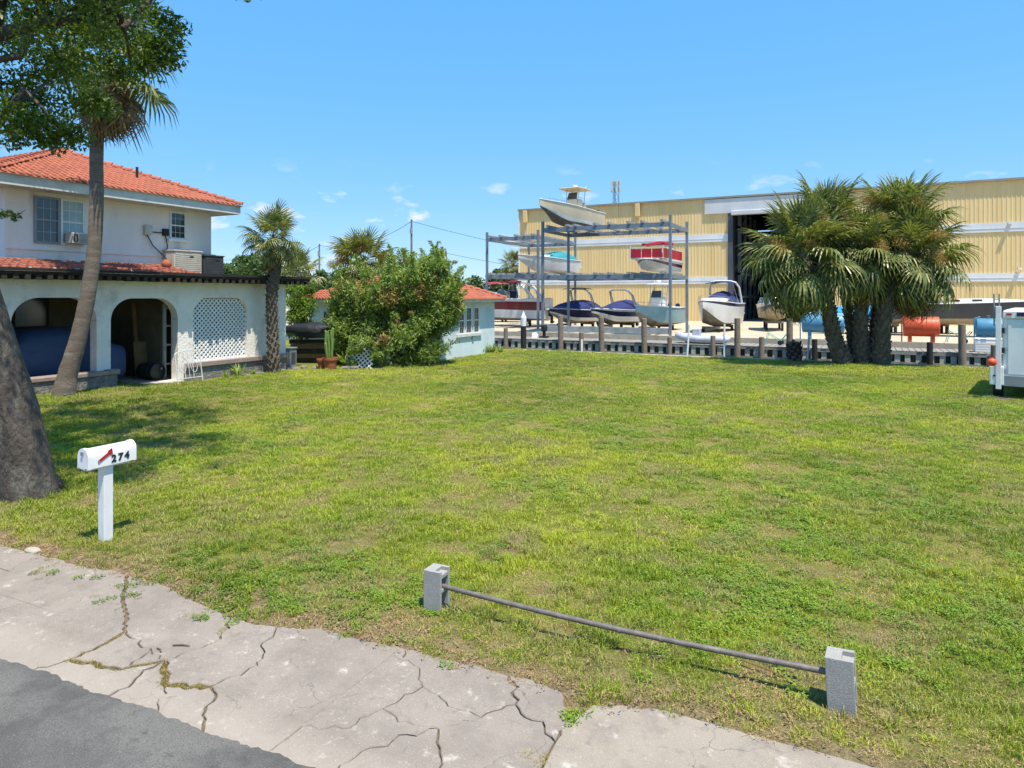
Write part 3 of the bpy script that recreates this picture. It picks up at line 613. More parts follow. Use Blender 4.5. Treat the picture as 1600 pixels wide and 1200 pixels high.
# flat-ish porch tiles, weathered, some slipped
m = MB(); rr = random.Random(5)
tiles(m, 56, 5, lambda u, v, h: (-21.25 - v, 4.6 + u, 3.90 + v * .20 + h), .22, .42, jit=.03, rr=rr, keep=lambda u, v: rr.random() > .1 and not (u > 12.2 and v > .2) and u < 14)
tag(m.build('porch_tiles', 'tile_old', hs), kind='stuff')
m = MB(); m.lathe([(.001, .3), (.1, .28), (.16, .2), (.17, .1), (.12, .02), (.1, -.05)], 12, (-22.3, 16.3, 4.15)); m.build('vent_cap', 'tile', hs, smooth=True)
# upper storey
XU, YA, YBk = -23.3, 11.57, 19.02
m = MB(); m.box((-33, YA, 3.6), (XU, YBk, 6.62)); m.build('upper_wall', 'stucco_up', hs)
m = MB(); m.box((XU + .002, YA - .02, 4.60), (XU + .05, YBk + .02, 4.66)); m.build('string_course', 'stucco_up', hs)
EX, EY0, EY1, EZ = -22.52, 10.82, 19.8, 6.86
m = MB(); m.box((-33.8, EY0 + .06, 6.46), (EX - .06, EY1 - .06, 6.50)); m.build('soffit', 'trim', hs)
m = MB()
m.box((EX - .05, EY0, 6.46), (EX, EY1, 6.80)); m.box((-33.8, EY0, 6.46), (EX - .052, EY0 + .05, 6.80)); m.box((-33.8, EY1 - .05, 6.46), (EX - .052, EY1, 6.80)); m.build('fascia', 'trim', hs)
HALF = (EY1 - EY0) / 2; PIT = .40; YM = (EY0 + EY1) / 2
m = MB(); zr = 6.82; za = zr + HALF * PIT
ox = .09; A, B, C_, D = (EX + ox, EY0 - ox, zr - ox * PIT), (EX + ox, EY1 + ox, zr - ox * PIT), (EX - HALF, YM, za), (-33.8, YM, za)
m.add([A, B, C_, D, (-33.8, EY0 - ox, zr - ox * PIT), (-33.8, EY1 + ox, zr - ox * PIT)], [(0, 1, 2), (1, 5, 3, 2), (0, 2, 3, 4), (4, 3, 5)]); roof = m.build('roof', 'tile_old', hs)
m = MB(); sl = math.sqrt(1 + PIT * PIT)
W = EY1 - EY0; nt_ = 38; tw = W / nt_; TL = .40
tiles(m, nt_, int(HALF * sl / (TL * .86)) + 1, lambda u, v, h: (EX + .06 - v / sl - h * PIT / sl, EY0 + u, zr + .01 + (v / sl - .06) * PIT + h / sl), tw, TL,
      keep=lambda u, v: min(u, W - u) > v / sl - .12)
tag(m.build('roof_tiles', 'tile', roof), kind='stuff')
m = MB(); Ln = 33.8 + EX; n2 = int(Ln / tw)
tiles(m, n2, int(HALF * sl / (TL * .86)) + 1, lambda u, v, h: (EX - u, EY0 - .06 + v / sl - h * PIT / sl * -1 * -1, zr + .01 + (v / sl - .06) * PIT + h / sl), tw, TL, keep=lambda u, v: u > v / sl - .12)
tag(m.build('roof_tiles', 'tile', roof), kind='stuff')
def hipcaps(name, a, b, n, parent):
    a, b = Vector(a), Vector(b); d = (b - a) / n; proto = None
    for i in range(n):
        p = a + d * i; mm = MB(); side = d.cross(Vector((0, 0, 1))).normalized(); up = side.cross(d).normalized(); rows = []
        for t, r_, hh in ((-.05, .125, .05), (1.02, .10, .02)):
            rows.append([p + d * t + side * math.cos(math.pi * k / 6) * r_ + up * (hh + math.sin(math.pi * k / 6) * r_) for k in range(7)])
        mm.grid(rows); bb = len(mm.v) - 14; mm.f.append(tuple(range(bb, bb + 7))); mm.m.append(0); mm.build(name, 'tile', parent)
hipcaps('hip_tile', (EX + .05, EY1 + .02, zr), C_, 19, roof); hipcaps('hip_tile', (EX + .05, EY0 - .02, zr), C_, 19, roof); hipcaps('ridge_tile', C_, D, 18, roof)
m = MB(); m.tube([(-24.4, 16.6, 7.5), (-24.4, 16.6, 8.02)], .05, 8); m.build('vent_pipe', 'wood_black', roof)
def window(parent, x, y0, y1, z0, z1, name='window', frame='white', cols=2, rows=2, blind=True, fw=.07, sill=True, glass='glass'):
    m = MB()
    for a, b in (((x, y0, z0), (x + .05, y0 + fw, z1)), ((x, y1 - fw, z0), (x + .05, y1, z1)), ((x, y0 + fw, z0), (x + .05, y1 - fw, z0 + fw)), ((x, y0 + fw, z1 - fw), (x + .05, y1 - fw, z1))): m.box(a, b)
    w = m.build(name, frame, parent); mid = (z0 + z1) / 2
    m = MB(); m.box((x, y0 + fw, mid - .025), (x + .045, y1 - fw, mid + .025)); m.build('meeting_rail', frame, w)
    m = MB(); m.box((x + .002, y0 + fw, z0 + fw), (x + .012, y1 - fw, z1 - fw)); m.build('pane', glass, w)
    m = MB(); yy0, yy1 = y0 + fw, y1 - fw
    for c in range(1, cols + 1): y = yy0 + (yy1 - yy0) * c / (cols + 1); m.box((x + .013, y - .009, z0 + fw), (x + .022, y + .009, z1 - fw))
    for c in (1, 3): z = z0 + (z1 - z0) * c / 4; m.box((x + .0135, yy0, z - .009), (x + .0225, yy1, z + .009))
    m.build('muntin', 'curtain' if not blind else frame, w)
    if sill: m = MB(); m.box((x, y0 - .1, z0 - .09), (x + .12, y1 + .1, z0 - .002)); m.build('sill', frame, w)
    return w
window(hs, XU + .003, 12.38, 13.16, 4.82, 6.33, sill=False, blind=False, glass='glass_dark', frame='grey_metal')
window(hs, XU + .003, 13.18, 13.96, 4.82, 6.33, sill=False, glass='curtain')
window(hs, XU + .003, 17.14, 17.84, 5.30, 6.36, blind=False, glass='glass_dark')
ac = thing('window_air_conditioner', 'beige window air conditioner in the upper window of the house', 'air conditioner', (XU + .05, 13.62, 4.86))
m = MB(); m.box((0, -.31, 0), (.42, .31, .36)); m.build('cabinet', 'beige_ac', ac, bevel=.015)
for i in range(9): m = MB(); m.box((.421, -.10, .04 + i * .033), (.432, .28, .055 + i * .033)); m.build('grille_slat', 'grey_metal', ac)
for y in (-.27, -.19): m = MB(); m.box((.421, y, .05), (.431, y + .05, .31)); m.build('vent', 'black', ac)
m = MB(); m.box((XU + .002, 16.08, 5.38), (XU + .14, 16.36, 5.74)); m.build('meter_box', 'beige_ac', hs, bevel=.01)
m = MB(); m.box((XU + .002, 16.84, 5.40), (XU + .12, 17.05, 5.66)); m.build('switch_box', 'black', hs)
m = MB(); m.tube([(XU + .06, 16.36, 5.5), (XU + .06, 16.85, 5.5)], .02, 6); m.tube([(XU + .06, 16.2, 5.38), (XU + .1, 16.4, 5.0), (XU + .2, 16.8, 4.6), (XU + .3, 17.1, 4.25)], .02, 6)
m.tube([(XU + .06, 16.95, 5.4), (XU + .1, 17.0, 5.0), (XU + .1, 16.9, 4.6), (XU + .15, 16.85, 4.2)], .02, 6); m.build('conduit', 'cable', hs, smooth=True)
def condenser(y0, y1, z1, matn, lab):
    t = thing('air_conditioner', lab, 'air conditioner', (-22.95, (y0 + y1) / 2, 3.90)); w = (y1 - y0) / 2; h = z1 - 3.90
    m = MB(); m.box((-.45, -w, 0), (.35, w, .06)); m.build('base_pan', 'grey_metal', t)
    m = MB(); m.box((-.42, -w + .02, .06), (.30, w - .02, h - .05)); m.build('cabinet', matn, t, bevel=.02)
    m = MB(); m.box((-.45, -w, h - .05), (.34, w, h)); m.build('top_panel', matn, t, bevel=.01)
    for i in range(10):
        z = .12 + i * (h - .22) / 10; m = MB(); m.box((.301, -w + .06, z), (.325, w - .06, z + .045)); m.build('louver', matn, t)
    m = MB(); m.lathe([(.001, 0), (.28, 0), (.28, .03), (.001, .03)], 16, (-.05, 0, h)); m.build('fan_guard', 'black', t)
    m = MB(); m.box((.326, .05, h * .72), (.33, .22, h * .78)); m.build('badge', 'black', t)
condenser(16.85, 18.08, 4.86, 'beige_ac', 'beige louvred air conditioner unit on the porch roof'); condenser(18.16, 19.1, 4.74, 'dark_ac', 'dark grey air conditioner unit beside the beige one on the porch roof')
# things in the porch
def loft(rows, name, matn, parent=None, loc=None, rz=0, cap=True, smooth=True):
    m = MB(); m.grid(rows, close=True); n = len(rows[0])
    if cap: m.f += [tuple(range(n))[::-1], tuple(len(m.v) - n + i for i in range(n))]; m.m += [0, 0]
    return m.build(name, matn, parent, loc, rz, smooth=smooth, angle=60)
rows = []
for t, hw, h, zb in ((0, .55, .9, .45), (.02, .85, 1.1, .25), (.1, .95, 1.25, .2), (.28, .98, 1.42, .16), (.42, .98, 1.96, .14), (.6, .98, 2.03, .12), (.74, .97, 2.0, .12), (.82, .97, 1.62, .12), (.9, .95, 1.42, .12), (.97, .88, 1.32, .14), (1, .6, 1.1, .3)):
    y = t * 5.6; ring = []
    for k in range(16):
        a = 2 * math.pi * k / 16; c, s_ = math.cos(a), math.sin(a)
        ring.append((hw * math.copysign(abs(c) ** .45, c), y, zb + (h - zb) * (.5 + .5 * math.copysign(abs(s_) ** .5, s_))))
    rows.append(ring)
cc = thing('covered_car', 'car under a fitted blue cover parked inside the arcade', 'car', (-23.75, 9.72, .11))
loft(rows, 'car_cover', 'tarp_blue', cc)
for y in (1.0, 4.7):
    for x in (-.8, .8): m = MB(); m.lathe([(.001, -.1), (.3, -.1), (.32, -.06), (.32, .06), (.3, .1), (.001, .1)], 18, (x, y, .32), axis='x'); m.build('wheel', 'black', cc, smooth=True)
bo = onX(233, 575, -22.9); t = thing('drum', 'dark green drum lying on its side inside the second arch', 'drum', (-22.95, bo.y + .1, .41))
m = MB(); m.lathe([(.001, -.42), (.27, -.42), (.3, -.40), (.29, -.15), (.305, -.13), (.29, -.11), (.29, .11), (.305, .13), (.29, .15), (.3, .40), (.27, .42), (.001, .42)], 20, axis='x'); m.build('body', 'drum', t, smooth=True)
m = MB(); m.lathe([(.001, .425), (.04, .425), (.04, .44), (.001, .44)], 8, (0, .12, .1), axis='x'); m.build('bung', 'grey_metal', t)
def leanboard(name, px0, px1, ztop, x, matn, lab, cat='board', thick=.05, zb=.11):
    y0 = onX(px0, 500, x).y; y1 = onX(px1, 500, x).y; m = MB(); Mx = Matrix.Translation((x, 0, zb)) @ Matrix.Rotation(-.12, 4, 'Y')
    m.box((-thick / 2, y0, 0), (thick / 2, y1, ztop), 0, Mx); return tag(m.build(name, matn), lab, cat)
leanboard('plywood_sheet', 212, 254, 1.35, -23.6, 'brown_board', 'brown plywood sheet leaning inside the second arch')
leanboard('old_door', 223, 247, 2.7, -24.3, 'wood_dark', 'dark old door leaning behind the plywood sheet', 'door', .06); leanboard('timber_plank', 214, 220, 2.8, -23.9, 'brown_board', 'narrow brown plank standing inside the second arch')
t = thing('shelf_frame', 'white open shelf frame just inside the right of the second arch', 'shelf', (-22.75, 0, .11)); ya, yb = onX(257, 500, -22.75).y, onX(270, 500, -22.75).y
for y in (ya, yb): m = MB(); m.box((-.05, y - .04, 0), (.05, y + .04, 2.75)); m.build('upright', 'trim', t)
for z in (.5, 1.2, 1.9, 2.55): m = MB(); m.box((-.045, ya + .04, z), (.045, yb - .04, z + .06)); m.build('crossbar', 'trim', t)
# wrought garden gate leaning on the ledge
ga = G(277, 600); gb = G(319, 598); t = thing('garden_gate', 'white wrought iron garden gate leaning on the wall by the lattice', 'gate', (XW + .75, onX(277, 598, XW + .7).y, gz(XW + .7, 16.6)), R(90)); t.rotation_euler.x = R(-10)
m = MB(); Wg = 1.0; pts = [(0, 0, 0), (0, 0, 1.05)] + [(Wg / 2 - Wg / 2 * math.cos(a), 0, 1.05 + .12 * math.sin(a)) for a in [math.pi * i / 10 for i in range(11)]] + [(Wg, 0, 0)]
m.tube(pts, .02, 6); m.tube([(0, 0, .2), (Wg, 0, .2)], .014, 6); m.build('frame', 'steel_white', t)
for sx in (.27, .73):
    m = MB(); m.tube([(sx + .2 * math.cos(a) * (1 - a / 14), 0, .62 + .34 * math.sin(a) * (1 - a / 14)) for a in [i * .35 for i in range(30)]], .012, 5); m.build('scroll', 'steel_white', t)
for x in (.33, .5, .67): m = MB(); m.tube([(x, 0, .2), (x, 0, 1.12)], .012, 5); m.build('bar', 'steel_white', t)
# ================================================================= COTTAGE
ct = thing('cottage', 'small pale blue cottage with red tile roof beside the canal', 'cottage')
CX, CY0, CY1, CXL, CZ = -18.0, 27.6, 33.2, -26.2, 2.92
m = MB(); m.box((CXL, CY0, -.3), (CX, CY1, CZ - .05)); m.build('wall', 'stucco_blue', ct)
m = MB(); ov = .42
m.box((CXL - ov, CY0 - ov, CZ - .10), (CX + ov, CY1 + ov, CZ - .02)); m.box((CXL - ov - .02, CY0 - ov - .02, CZ - .02), (CX + ov + .02, CY1 + ov + .02, CZ + .06)); m.build('eaves', 'trim', ct)
e0, e1, ex, exl = CY0 - ov - .02, CY1 + ov + .02, CX + ov + .02, CXL - ov; hf = (e1 - e0) / 2; ym = (e0 + e1) / 2; zr2 = CZ + .065; za2 = zr2 + hf * PIT
zq = zr2 - ox * PIT + .03; m = MB(); m.add([(ex + ox, e0 - ox, zq), (ex + ox, e1 + ox, zq), (ex - hf, ym, za2), (exl + hf, ym, za2), (exl - ox, e0 - ox, zq), (exl - ox, e1 + ox, zq)], [(0, 1, 2), (1, 5, 3, 2), (0, 2, 3, 4), (4, 3, 5)]); crf = m.build('roof', 'tile_old', ct)
tw2 = (e1 - e0) / 30
m = MB(); tiles(m, 30, int(hf * sl / .30) + 1, lambda u, v, h: (ex + .05 - v / sl - h * PIT / sl, e0 + u, zr2 + .01 + (v / sl - .05) * PIT + h / sl), tw2, .35, keep=lambda u, v: min(u, (e1 - e0) - u) > v / sl - .1)
tag(m.build('roof_tiles', 'tile', crf), kind='stuff')
m = MB(); tiles(m, int((ex - exl) / tw2), int(hf * sl / .30) + 1, lambda u, v, h: (ex - u, e0 - .05 + v / sl + h * -PIT / sl, zr2 + .01 + (v / sl - .05) * PIT + h / sl), tw2, .35, keep=lambda u, v: min(u, ex - exl - u) > v / sl - .1)
tag(m.build('roof_tiles', 'tile', crf), kind='stuff')
hipcaps('hip_tile', (ex + .03, e1, zr2), (ex - hf, ym, za2), 12, crf); hipcaps('hip_tile', (ex + .03, e0, zr2), (ex - hf, ym, za2), 12, crf)
for a, b in ((716, 724.5), (727, 736), (739, 747.5)):
    window(ct, CX + .003, onX(a, 480, CX).y, onX(b, 480, CX).y, onX(731, 521, CX).z, onX(731, 480, CX).z, cols=1, blind=False, glass='glass_dark', sill=False, fw=.05)
m = MB(); m.box((CX + .002, onX(713, 480, CX).y, onX(731, 524, CX).z - .05), (CX + .1, onX(751, 480, CX).y, onX(731, 521, CX).z)); m.build('sill', 'trim', ct)
w = MB(); yy = CY0 - .003; xa, xb = onY(505, 480, yy).x, onY(516, 480, yy).x; w.box((xa, yy - .04, 1.3), (xb, yy, 2.4)); w2 = w.build('window', 'trim', ct); w = MB(); w.box((xa + .08, yy - .05, 1.38), (xb - .08, yy - .041, 2.32)); w.build('pane', 'glass_dark', w2)
m = MB(); m.box((CX + .002, onX(738, 527, CX).y - .08, onX(738, 530, CX).z), (CX + .08, onX(738, 527, CX).y + .08, onX(738, 526, CX).z)); m.build('outlet_box', 'grey_metal', ct)
# ================================================================= PALMS
def fan_mesh(name, matn, pet, size, droop, n=34, seed=0, spread=150, arch=.5):
    rr = random.Random(seed); m = MB()
    pts = [(pet * i / 4, 0, -arch * .12 * (i / 4) ** 2 * pet) for i in range(5)]
    m.tube(pts, [.028, .022, .018, .015, .012], 5)
    hub = Vector(pts[-1]); costa = size * .45
    for i in range(n):
        f = i / (n - 1) * 2 - 1; a = R(spread) * f; L = size * (1 - .28 * abs(f) ** 1.5) * rr.uniform(.9, 1.06)
        start = hub + Vector((costa * (1 - abs(f)) * .8, 0, -droop * .10 * (1 - abs(f))))
        dirv = Vector((math.cos(a), math.sin(a), 0)); side = Vector((-math.sin(a), math.cos(a), 0)); w = .036 * size
        fold = .5 * abs(f) * size * .35; ps = []
        dr = droop * rr.uniform(.7, 1.3)
        for t in (0, .35, .7, 1.0):
            z = -dr * L * (t ** 2.5) * .6 - .1 * abs(f) * L * t + .05 * L * math.sin(t * 3)
            ps.append(start + dirv * L * t * (1 - .18 * dr * t * t) + Vector((0, 0, z)))
        wd = (.35, 1.0, .75, .04); base = len(m.v)
        tw_ = rr.uniform(-.5, .5)
        for p_, ww in zip(ps, wd):
            off = side * w * ww + Vector((0, 0, w * ww * tw_)); m.v += [tuple(p_ - off), tuple(p_ + Vector((0, 0, -w * ww * .5))), tuple(p_ + off)]
        for k in range(3):
            b = base + k * 3; m.f += [(b, b + 1, b + 4, b + 3), (b + 1, b + 2, b + 5, b + 4)]; m.m += [0, 0]
    o = m.build(name, matn); me = o.data; bpy.data.objects.remove(o); return me
FG = [fan_mesh('frond', 'palm', 1.0, 1.0, d, 25, i, 125, .6) for i, d in enumerate((.25, .55, .95, 1.3))]
FD = [fan_mesh('dead_frond', 'palm_dead', .8, .95, 1.5 + .3 * i, 26, 30 + i, 110, 1.5) for i in range(2)]
def palm(label, path, radii, crown_r, n=34, dead=8, boots=(0, 1), seed=1, bloom=0, name='palm_tree', group=None, low=-55, hi=82, bootmat='boots', size_j=.12, bsize=1.):
    rr = random.Random(seed); base = Vector(path[0]); th = thing(name, label, 'palm tree', base, 0, group)
    P = [Vector(p) - base for p in path]
    # smooth the trunk
    Q = []; RR = []
    for i in range(len(P) - 1):
        p0, p1, p2, p3 = P[max(i - 1, 0)], P[i], P[i + 1], P[min(i + 2, len(P) - 1)]
        for k in range(6):
            t = k / 6; Q.append(.5 * ((2 * p1) + (p2 - p0) * t + (2 * p0 - 5 * p1 + 4 * p2 - p3) * t * t + (3 * p1 - p0 - 3 * p2 + p3) * t ** 3)); RR.append(radii[i] + (radii[i + 1] - radii[i]) * t)
    Q.append(P[-1]); RR.append(radii[-1])
    RR = [r * (1 + rr.uniform(-.03, .03)) for r in RR]; Q[0] -= Vector((0, 0, .15))
    m = MB(); m.tube(Q, RR, 14); m.build('trunk', 'bark_palm', th, smooth=True)
    if boots:
        m = MB(); N = len(Q)
        i0, i1 = int(boots[0] * (N - 1)), int(boots[1] * (N - 1)); ang = 0; L = 0
        z = 0; ii = i0
        tot = sum((Q[i + 1] - Q[i]).length for i in range(i0, i1)); cnt = int(tot / .028 / bsize); 
        for k in range(cnt):
            f = i0 + (i1 - i0) * k / cnt; i = min(int(f), N - 2); p = Q[i].lerp(Q[i + 1], f - i); r = RR[i]; ang += 2.39996
            d = Vector((math.cos(ang), math.sin(ang), 0)); s = Vector((-d.y, d.x, 0)); w = r * .38 * bsize; h = .22 * bsize; o = rr.uniform(.05, .12) * bsize
            b = p + d * r * .96
            m.add([b - s * w, b + s * w, b + s * w * .45 + d * (o + .03) + Vector((0, 0, h)), b - s * w * .45 + d * (o + .03) + Vector((0, 0, h)), b - s * w * .8 - d * .02 + Vector((0, 0, h * .6)), b + s * w * .8 - d * .02 + Vector((0, 0, h * .6)),
                   b - s * w * .35 + d * o * .3 + Vector((0, 0, h * .97)), b + s * w * .35 + d * o * .3 + Vector((0, 0, h * .97))], [(0, 1, 2, 3), (3, 2, 7, 6), (0, 3, 6, 4), (1, 5, 7, 2)])
        tag(m.build('leaf_bases', bootmat, th), kind='stuff')
    top = P[-1]
    for k in range(n):
        f = (k + .5) / n; el = hi - (hi - low) * f ** .9 + rr.uniform(-9, 9); az = k * 137.5 + rr.uniform(-15, 15)
        v = 0 if el > 55 else 1 if el > 15 else 2 if el > -20 else 3
        s = crown_r / 2.05 * rr.uniform(1 - size_j, 1 + size_j)
        mtx = Matrix.Translation(top + Vector((0, 0, rr.uniform(-.25, .1)))) @ Matrix.Rotation(R(az), 4, 'Z') @ Matrix.Rotation(R(-el), 4, 'Y') @ Matrix.Rotation(rr.uniform(-.5, .5), 4, 'X') @ Matrix.Scale(s, 4)
        share('frond', FG[v], th, mtx)
    for k in range(dead):
        az = k * 360 / max(1, dead) + rr.uniform(-25, 25); el = rr.uniform(-75, -38); s = crown_r / 1.9 * rr.uniform(.75, 1.05)
        mtx = Matrix.Translation(top + Vector((0, 0, rr.uniform(-.5, -.15)))) @ Matrix.Rotation(R(az), 4, 'Z') @ Matrix.Rotation(R(-el), 4, 'Y') @ Matrix.Rotation(rr.uniform(-.6, .6), 4, 'X') @ Matrix.Scale(s, 4)
        share('dead_frond', FD[k % 2], th, mtx)
    rgn = np.random.default_rng(seed)
    for k in range(bloom):
        az = rr.uniform(0, 6.28) if k > 1 else (-1.9 + k * .8); el = rr.uniform(-.1, .75); L = crown_r * rr.uniform(.72, .95)
        d = Vector((math.cos(az) * math.cos(el), math.sin(az) * math.cos(el), math.sin(el)))
        cs = [top + d * L * (.6 + .1 * j) + Vector((0, 0, -.06 * j * j * .4)) + Vector([rr.uniform(-.12, .12) for _ in range(3)]) for j in range(5)]
        V, Fc = leaves(rgn, cs, [.27] * 5, 300, .03, .3, .2, 1)
        o = npmesh('flower_stalk', V, Fc, ['bloom'], th)
    return th
def path_px(pts, d):
    return [onD(px, py, d + (dd if len(q_) > 2 else 0)) for q_ in pts for px, py, dd in [(*q_, 0) if len(q_) == 2 else q_]]
# tall leaning palm by the arcade
pt = path_px([(99, 618), (106, 585), (122, 530), (137, 462), (147, 390), (151, 310), (151, 235), (158, 155), (170, 96)], 20.0); pt[0].z = gz(pt[0].x, pt[0].y) - .1
palm('tall leaning palm with grey trunk beside the arcade', pt, [.34, .27, .225, .21, .195, .185, .18, .19, .16], 2.0, 22, 26, None, 3, 0, low=-25)
# boot-clad palm at the end of the arcade
x0 = -21.05; b = onX(428, 577, x0); pt = [Vector((x0, b.y, gz(x0, b.y) - .05)), onX(426, 520, x0), onX(425, 460, x0), onX(430, 418, x0), onX(427, 372, x0)]
palm('small upright palm with bushy round crown at the end of the arcade', pt, [.22, .19, .18, .19, .13], 1.28, 32, 2, (0, .96), 8, 0, low=-45, bsize=.8)
# clump of three-trunk palms by the sea wall
GRP = 'palm clump by the sea wall'
cl = [('leftmost palm of the clump, its trunk leaning left', [(1317, 571), (1303, 530), (1292, 480), (1272, 430), (1250, 395)], 0, 2.5, 41), ('middle palm of the clump with the slimmest trunk', [(1346, 572), (1345, 530), (1346, 480), (1348, 430), (1346, 392)], .1, 2.15, 42),
      ('right palm of the clump with thick dark trunk', [(1375, 573), (1378, 530), (1384, 480), (1400, 430), (1428, 398)], -.3, 2.45, 43), ('tallest palm at the back of the clump', [(1360, 569), (1366, 520), (1376, 450), (1392, 390), (1402, 348)], 1.0, 2.35, 44), ('slim upright palm at the back left of the clump', [(1334, 569), (1330, 520), (1316, 440), (1302, 380), (1292, 348)], 1.2, 2.2, 45)]
for lab, pts, dd, cr, sd in cl:
    d0 = 31.0 + dd; pt = [onD(px, py, d0) for px, py in pts]; pt[0].z = 0
    thin = sd in (44, 45)
    palm(lab, pt, ([.2, .17, .16, .15, .13] if thin else [.36, .28, .26, .24, .18] if sd != 42 else [.32, .25, .24, .22, .17]), cr, 66 if not thin else 54, 14 if not thin else 4, (0, .8), sd, 5 if sd in (43, 44) else 3, group=GRP, low=-66, hi=86, bootmat='boots', bsize=1.2, size_j=.2)
pt = path_px([(570, 560), (568, 500), (570, 440), (568, 408)], 39); pt[0].z = 0
palm('blooming palm rising behind the big oleander bush', pt, [.25, .22, .22, .18], 2.15, 36, 5, (0, .9), 51, 7, low=-50)
pt = path_px([(466, 470), (466, 440), (465, 424)], 62); pt[0].z = YZ
palm('distant palm showing above the porch roof end', pt, [.3, .25, .2], 2.6, 30, 3, None, 52)
pt = path_px([(803, 470), (803, 440), (802, 412)], 96); pt[0].z = YZ
palm('distant palm seen through the left boat rack', pt, [.3, .28, .2], 2.3, 30, 2, None, 53)
# stump by the sea wall
p = G(1241, 566); m = MB(); rr = random.Random(3)
rows = []
for z, r in ((-.1, .36), (.1, .33), (.5, .29), (.9, .30), (.95, .2)):
    rows.append([(r * math.cos(a) * rr.uniform(.85, 1.15), r * math.sin(a) * rr.uniform(.85, 1.15), z + rr.uniform(-.06, .06)) for a in [6.283 * k / 14 for k in range(14)]])
m.grid(rows, close=True); m.f.append(tuple(len(m.v) - 14 + i for i in range(14))); m.m.append(0)
st = thing('palm_stump', 'dark cut palm stump at the lawn edge left of the clump', 'stump', p); m.build('stump', 'boots', st)
m = MB(); ang = 0
for k in range(40):
    ang += 2.4; z = k * .022; d = Vector((math.cos(ang), math.sin(ang), 0)); s = Vector((-d.y, d.x, 0)); b = d * .31 + Vector((0, 0, z)); m.add([b - s * .1, b + s * .1, b + s * .05 + d * .09 + Vector((0, 0, .2)), b - s * .05 + d * .09 + Vector((0, 0, .2))], [(0, 1, 2, 3)])
tag(m.build('leaf_bases', 'wood_dark', st), kind='stuff')
# ================================================================= SHRUBS AND TREES
def shrub(name, label, cat, base, centers, rad, per, leafs, size, aspect, stems=8, seed=1, dry=None, group=None, stemmat='stem', sr=.035, up=.4, sq=.85, leafname='foliage', extra=None):
    rg = np.random.default_rng(seed); rr = random.Random(seed); base = Vector(base); th = thing(name, label, cat, base, 0, group)
    cs = [Vector(c) - base for c in centers]
    V, Fc = leaves(rg, [tuple(c) for c in cs], rad, per, size, aspect, up, sq); mi = None; mats = [leafs]
    if dry:
        mats.append(dry[0]); mi = (rg.random(len(cs)) < dry[1]).repeat(per) & (rg.random(len(Fc)) < .75)
    npmesh(leafname, V, Fc, mats, th, mi)
    if extra:
        V, Fc = leaves(rg, [tuple(Vector(c) - base) for c in extra[0]], [extra[1]] * len(extra[0]), extra[2], size, aspect, .6, 1); npmesh('young_shoots', V, Fc, mats, th, (rg.random(len(extra[0])) < .06).repeat(extra[2]) if dry else None)
    m = MB()
    for k in range(stems):
        c = cs[rr.randrange(len(cs))]; a = Vector((rr.uniform(-.3, .3), rr.uniform(-.3, .3), -.05)); mid = a.lerp(c, .5) + Vector((rr.uniform(-.15, .15), rr.uniform(-.15, .15), .1))
        m.tube([a, mid, c], [sr, sr * .7, sr * .3], 6)
    m.build('stem', stemmat, th, smooth=True); return th
rr = random.Random(77); cs = []; rad = []
def inside_ol(px, py):
    if px < 520 or px > 715 or py > 578: return False
    top = np.interp(px, [520, 545, 580, 620, 660, 690, 708, 716], [470, 425, 418, 405, 398, 402, 435, 480]); lft = 524 + max(0, py - 480) * .08
    rgt = np.interp(py, [395, 440, 480, 520, 578], [692, 712, 716, 700, 672]); return py > top + 6 and lft < px < rgt
while len(cs) < 215:
    px, py = rr.uniform(515, 720), rr.uniform(398, 578)
    if inside_ol(px, py):
        dpt = 31 + rr.uniform(-1.6, 2.2) * (1 - abs(px - 620) / 130); p = onD(px, py, dpt); p.z = max(p.z, .15); cs.append(p); rad.append(rr.uniform(.4, .7))
for _ in range(16): cs.append(onD(rr.uniform(542, 604), rr.uniform(528, 566), 29.3 + rr.uniform(-.1, .5))); rad.append(rr.uniform(.16, .3))
shoots = []
for k in range(330):
    c0 = cs[rr.randrange(215)]; o_ = Vector((rr.gauss(0, .5), rr.gauss(0, .5), rr.uniform(.2, .9))) + (c0 - onD(620, 500, 31.3)) * .12; o_ = o_.normalized() * rr.uniform(.5, 1.05)
    for j in range(6): shoots.append(c0 + o_ * (.35 + .13 * j) + Vector((0, 0, .06 * j * (1 - j * .12))))
shrub('oleander_bush', 'large round oleander bush in front of the cottage', 'bush', G(622, 568), cs, rad, 230, 'oleander', .10, .22, 40, 7, ('olive_dry', .06), up=.3, extra=(shoots, .11, 13))
cs = [onD(rr.uniform(452, 488), rr.uniform(446, 520), 33 + rr.uniform(-.8, .8)) for _ in range(36)]
shrub('conifer_shrub', 'bright green feathery shrub beside the porch end', 'bush', G(470, 561), cs, [rr.uniform(.25, .45) for _ in cs], 220, 'conifer', .07, .25, 10, 9)
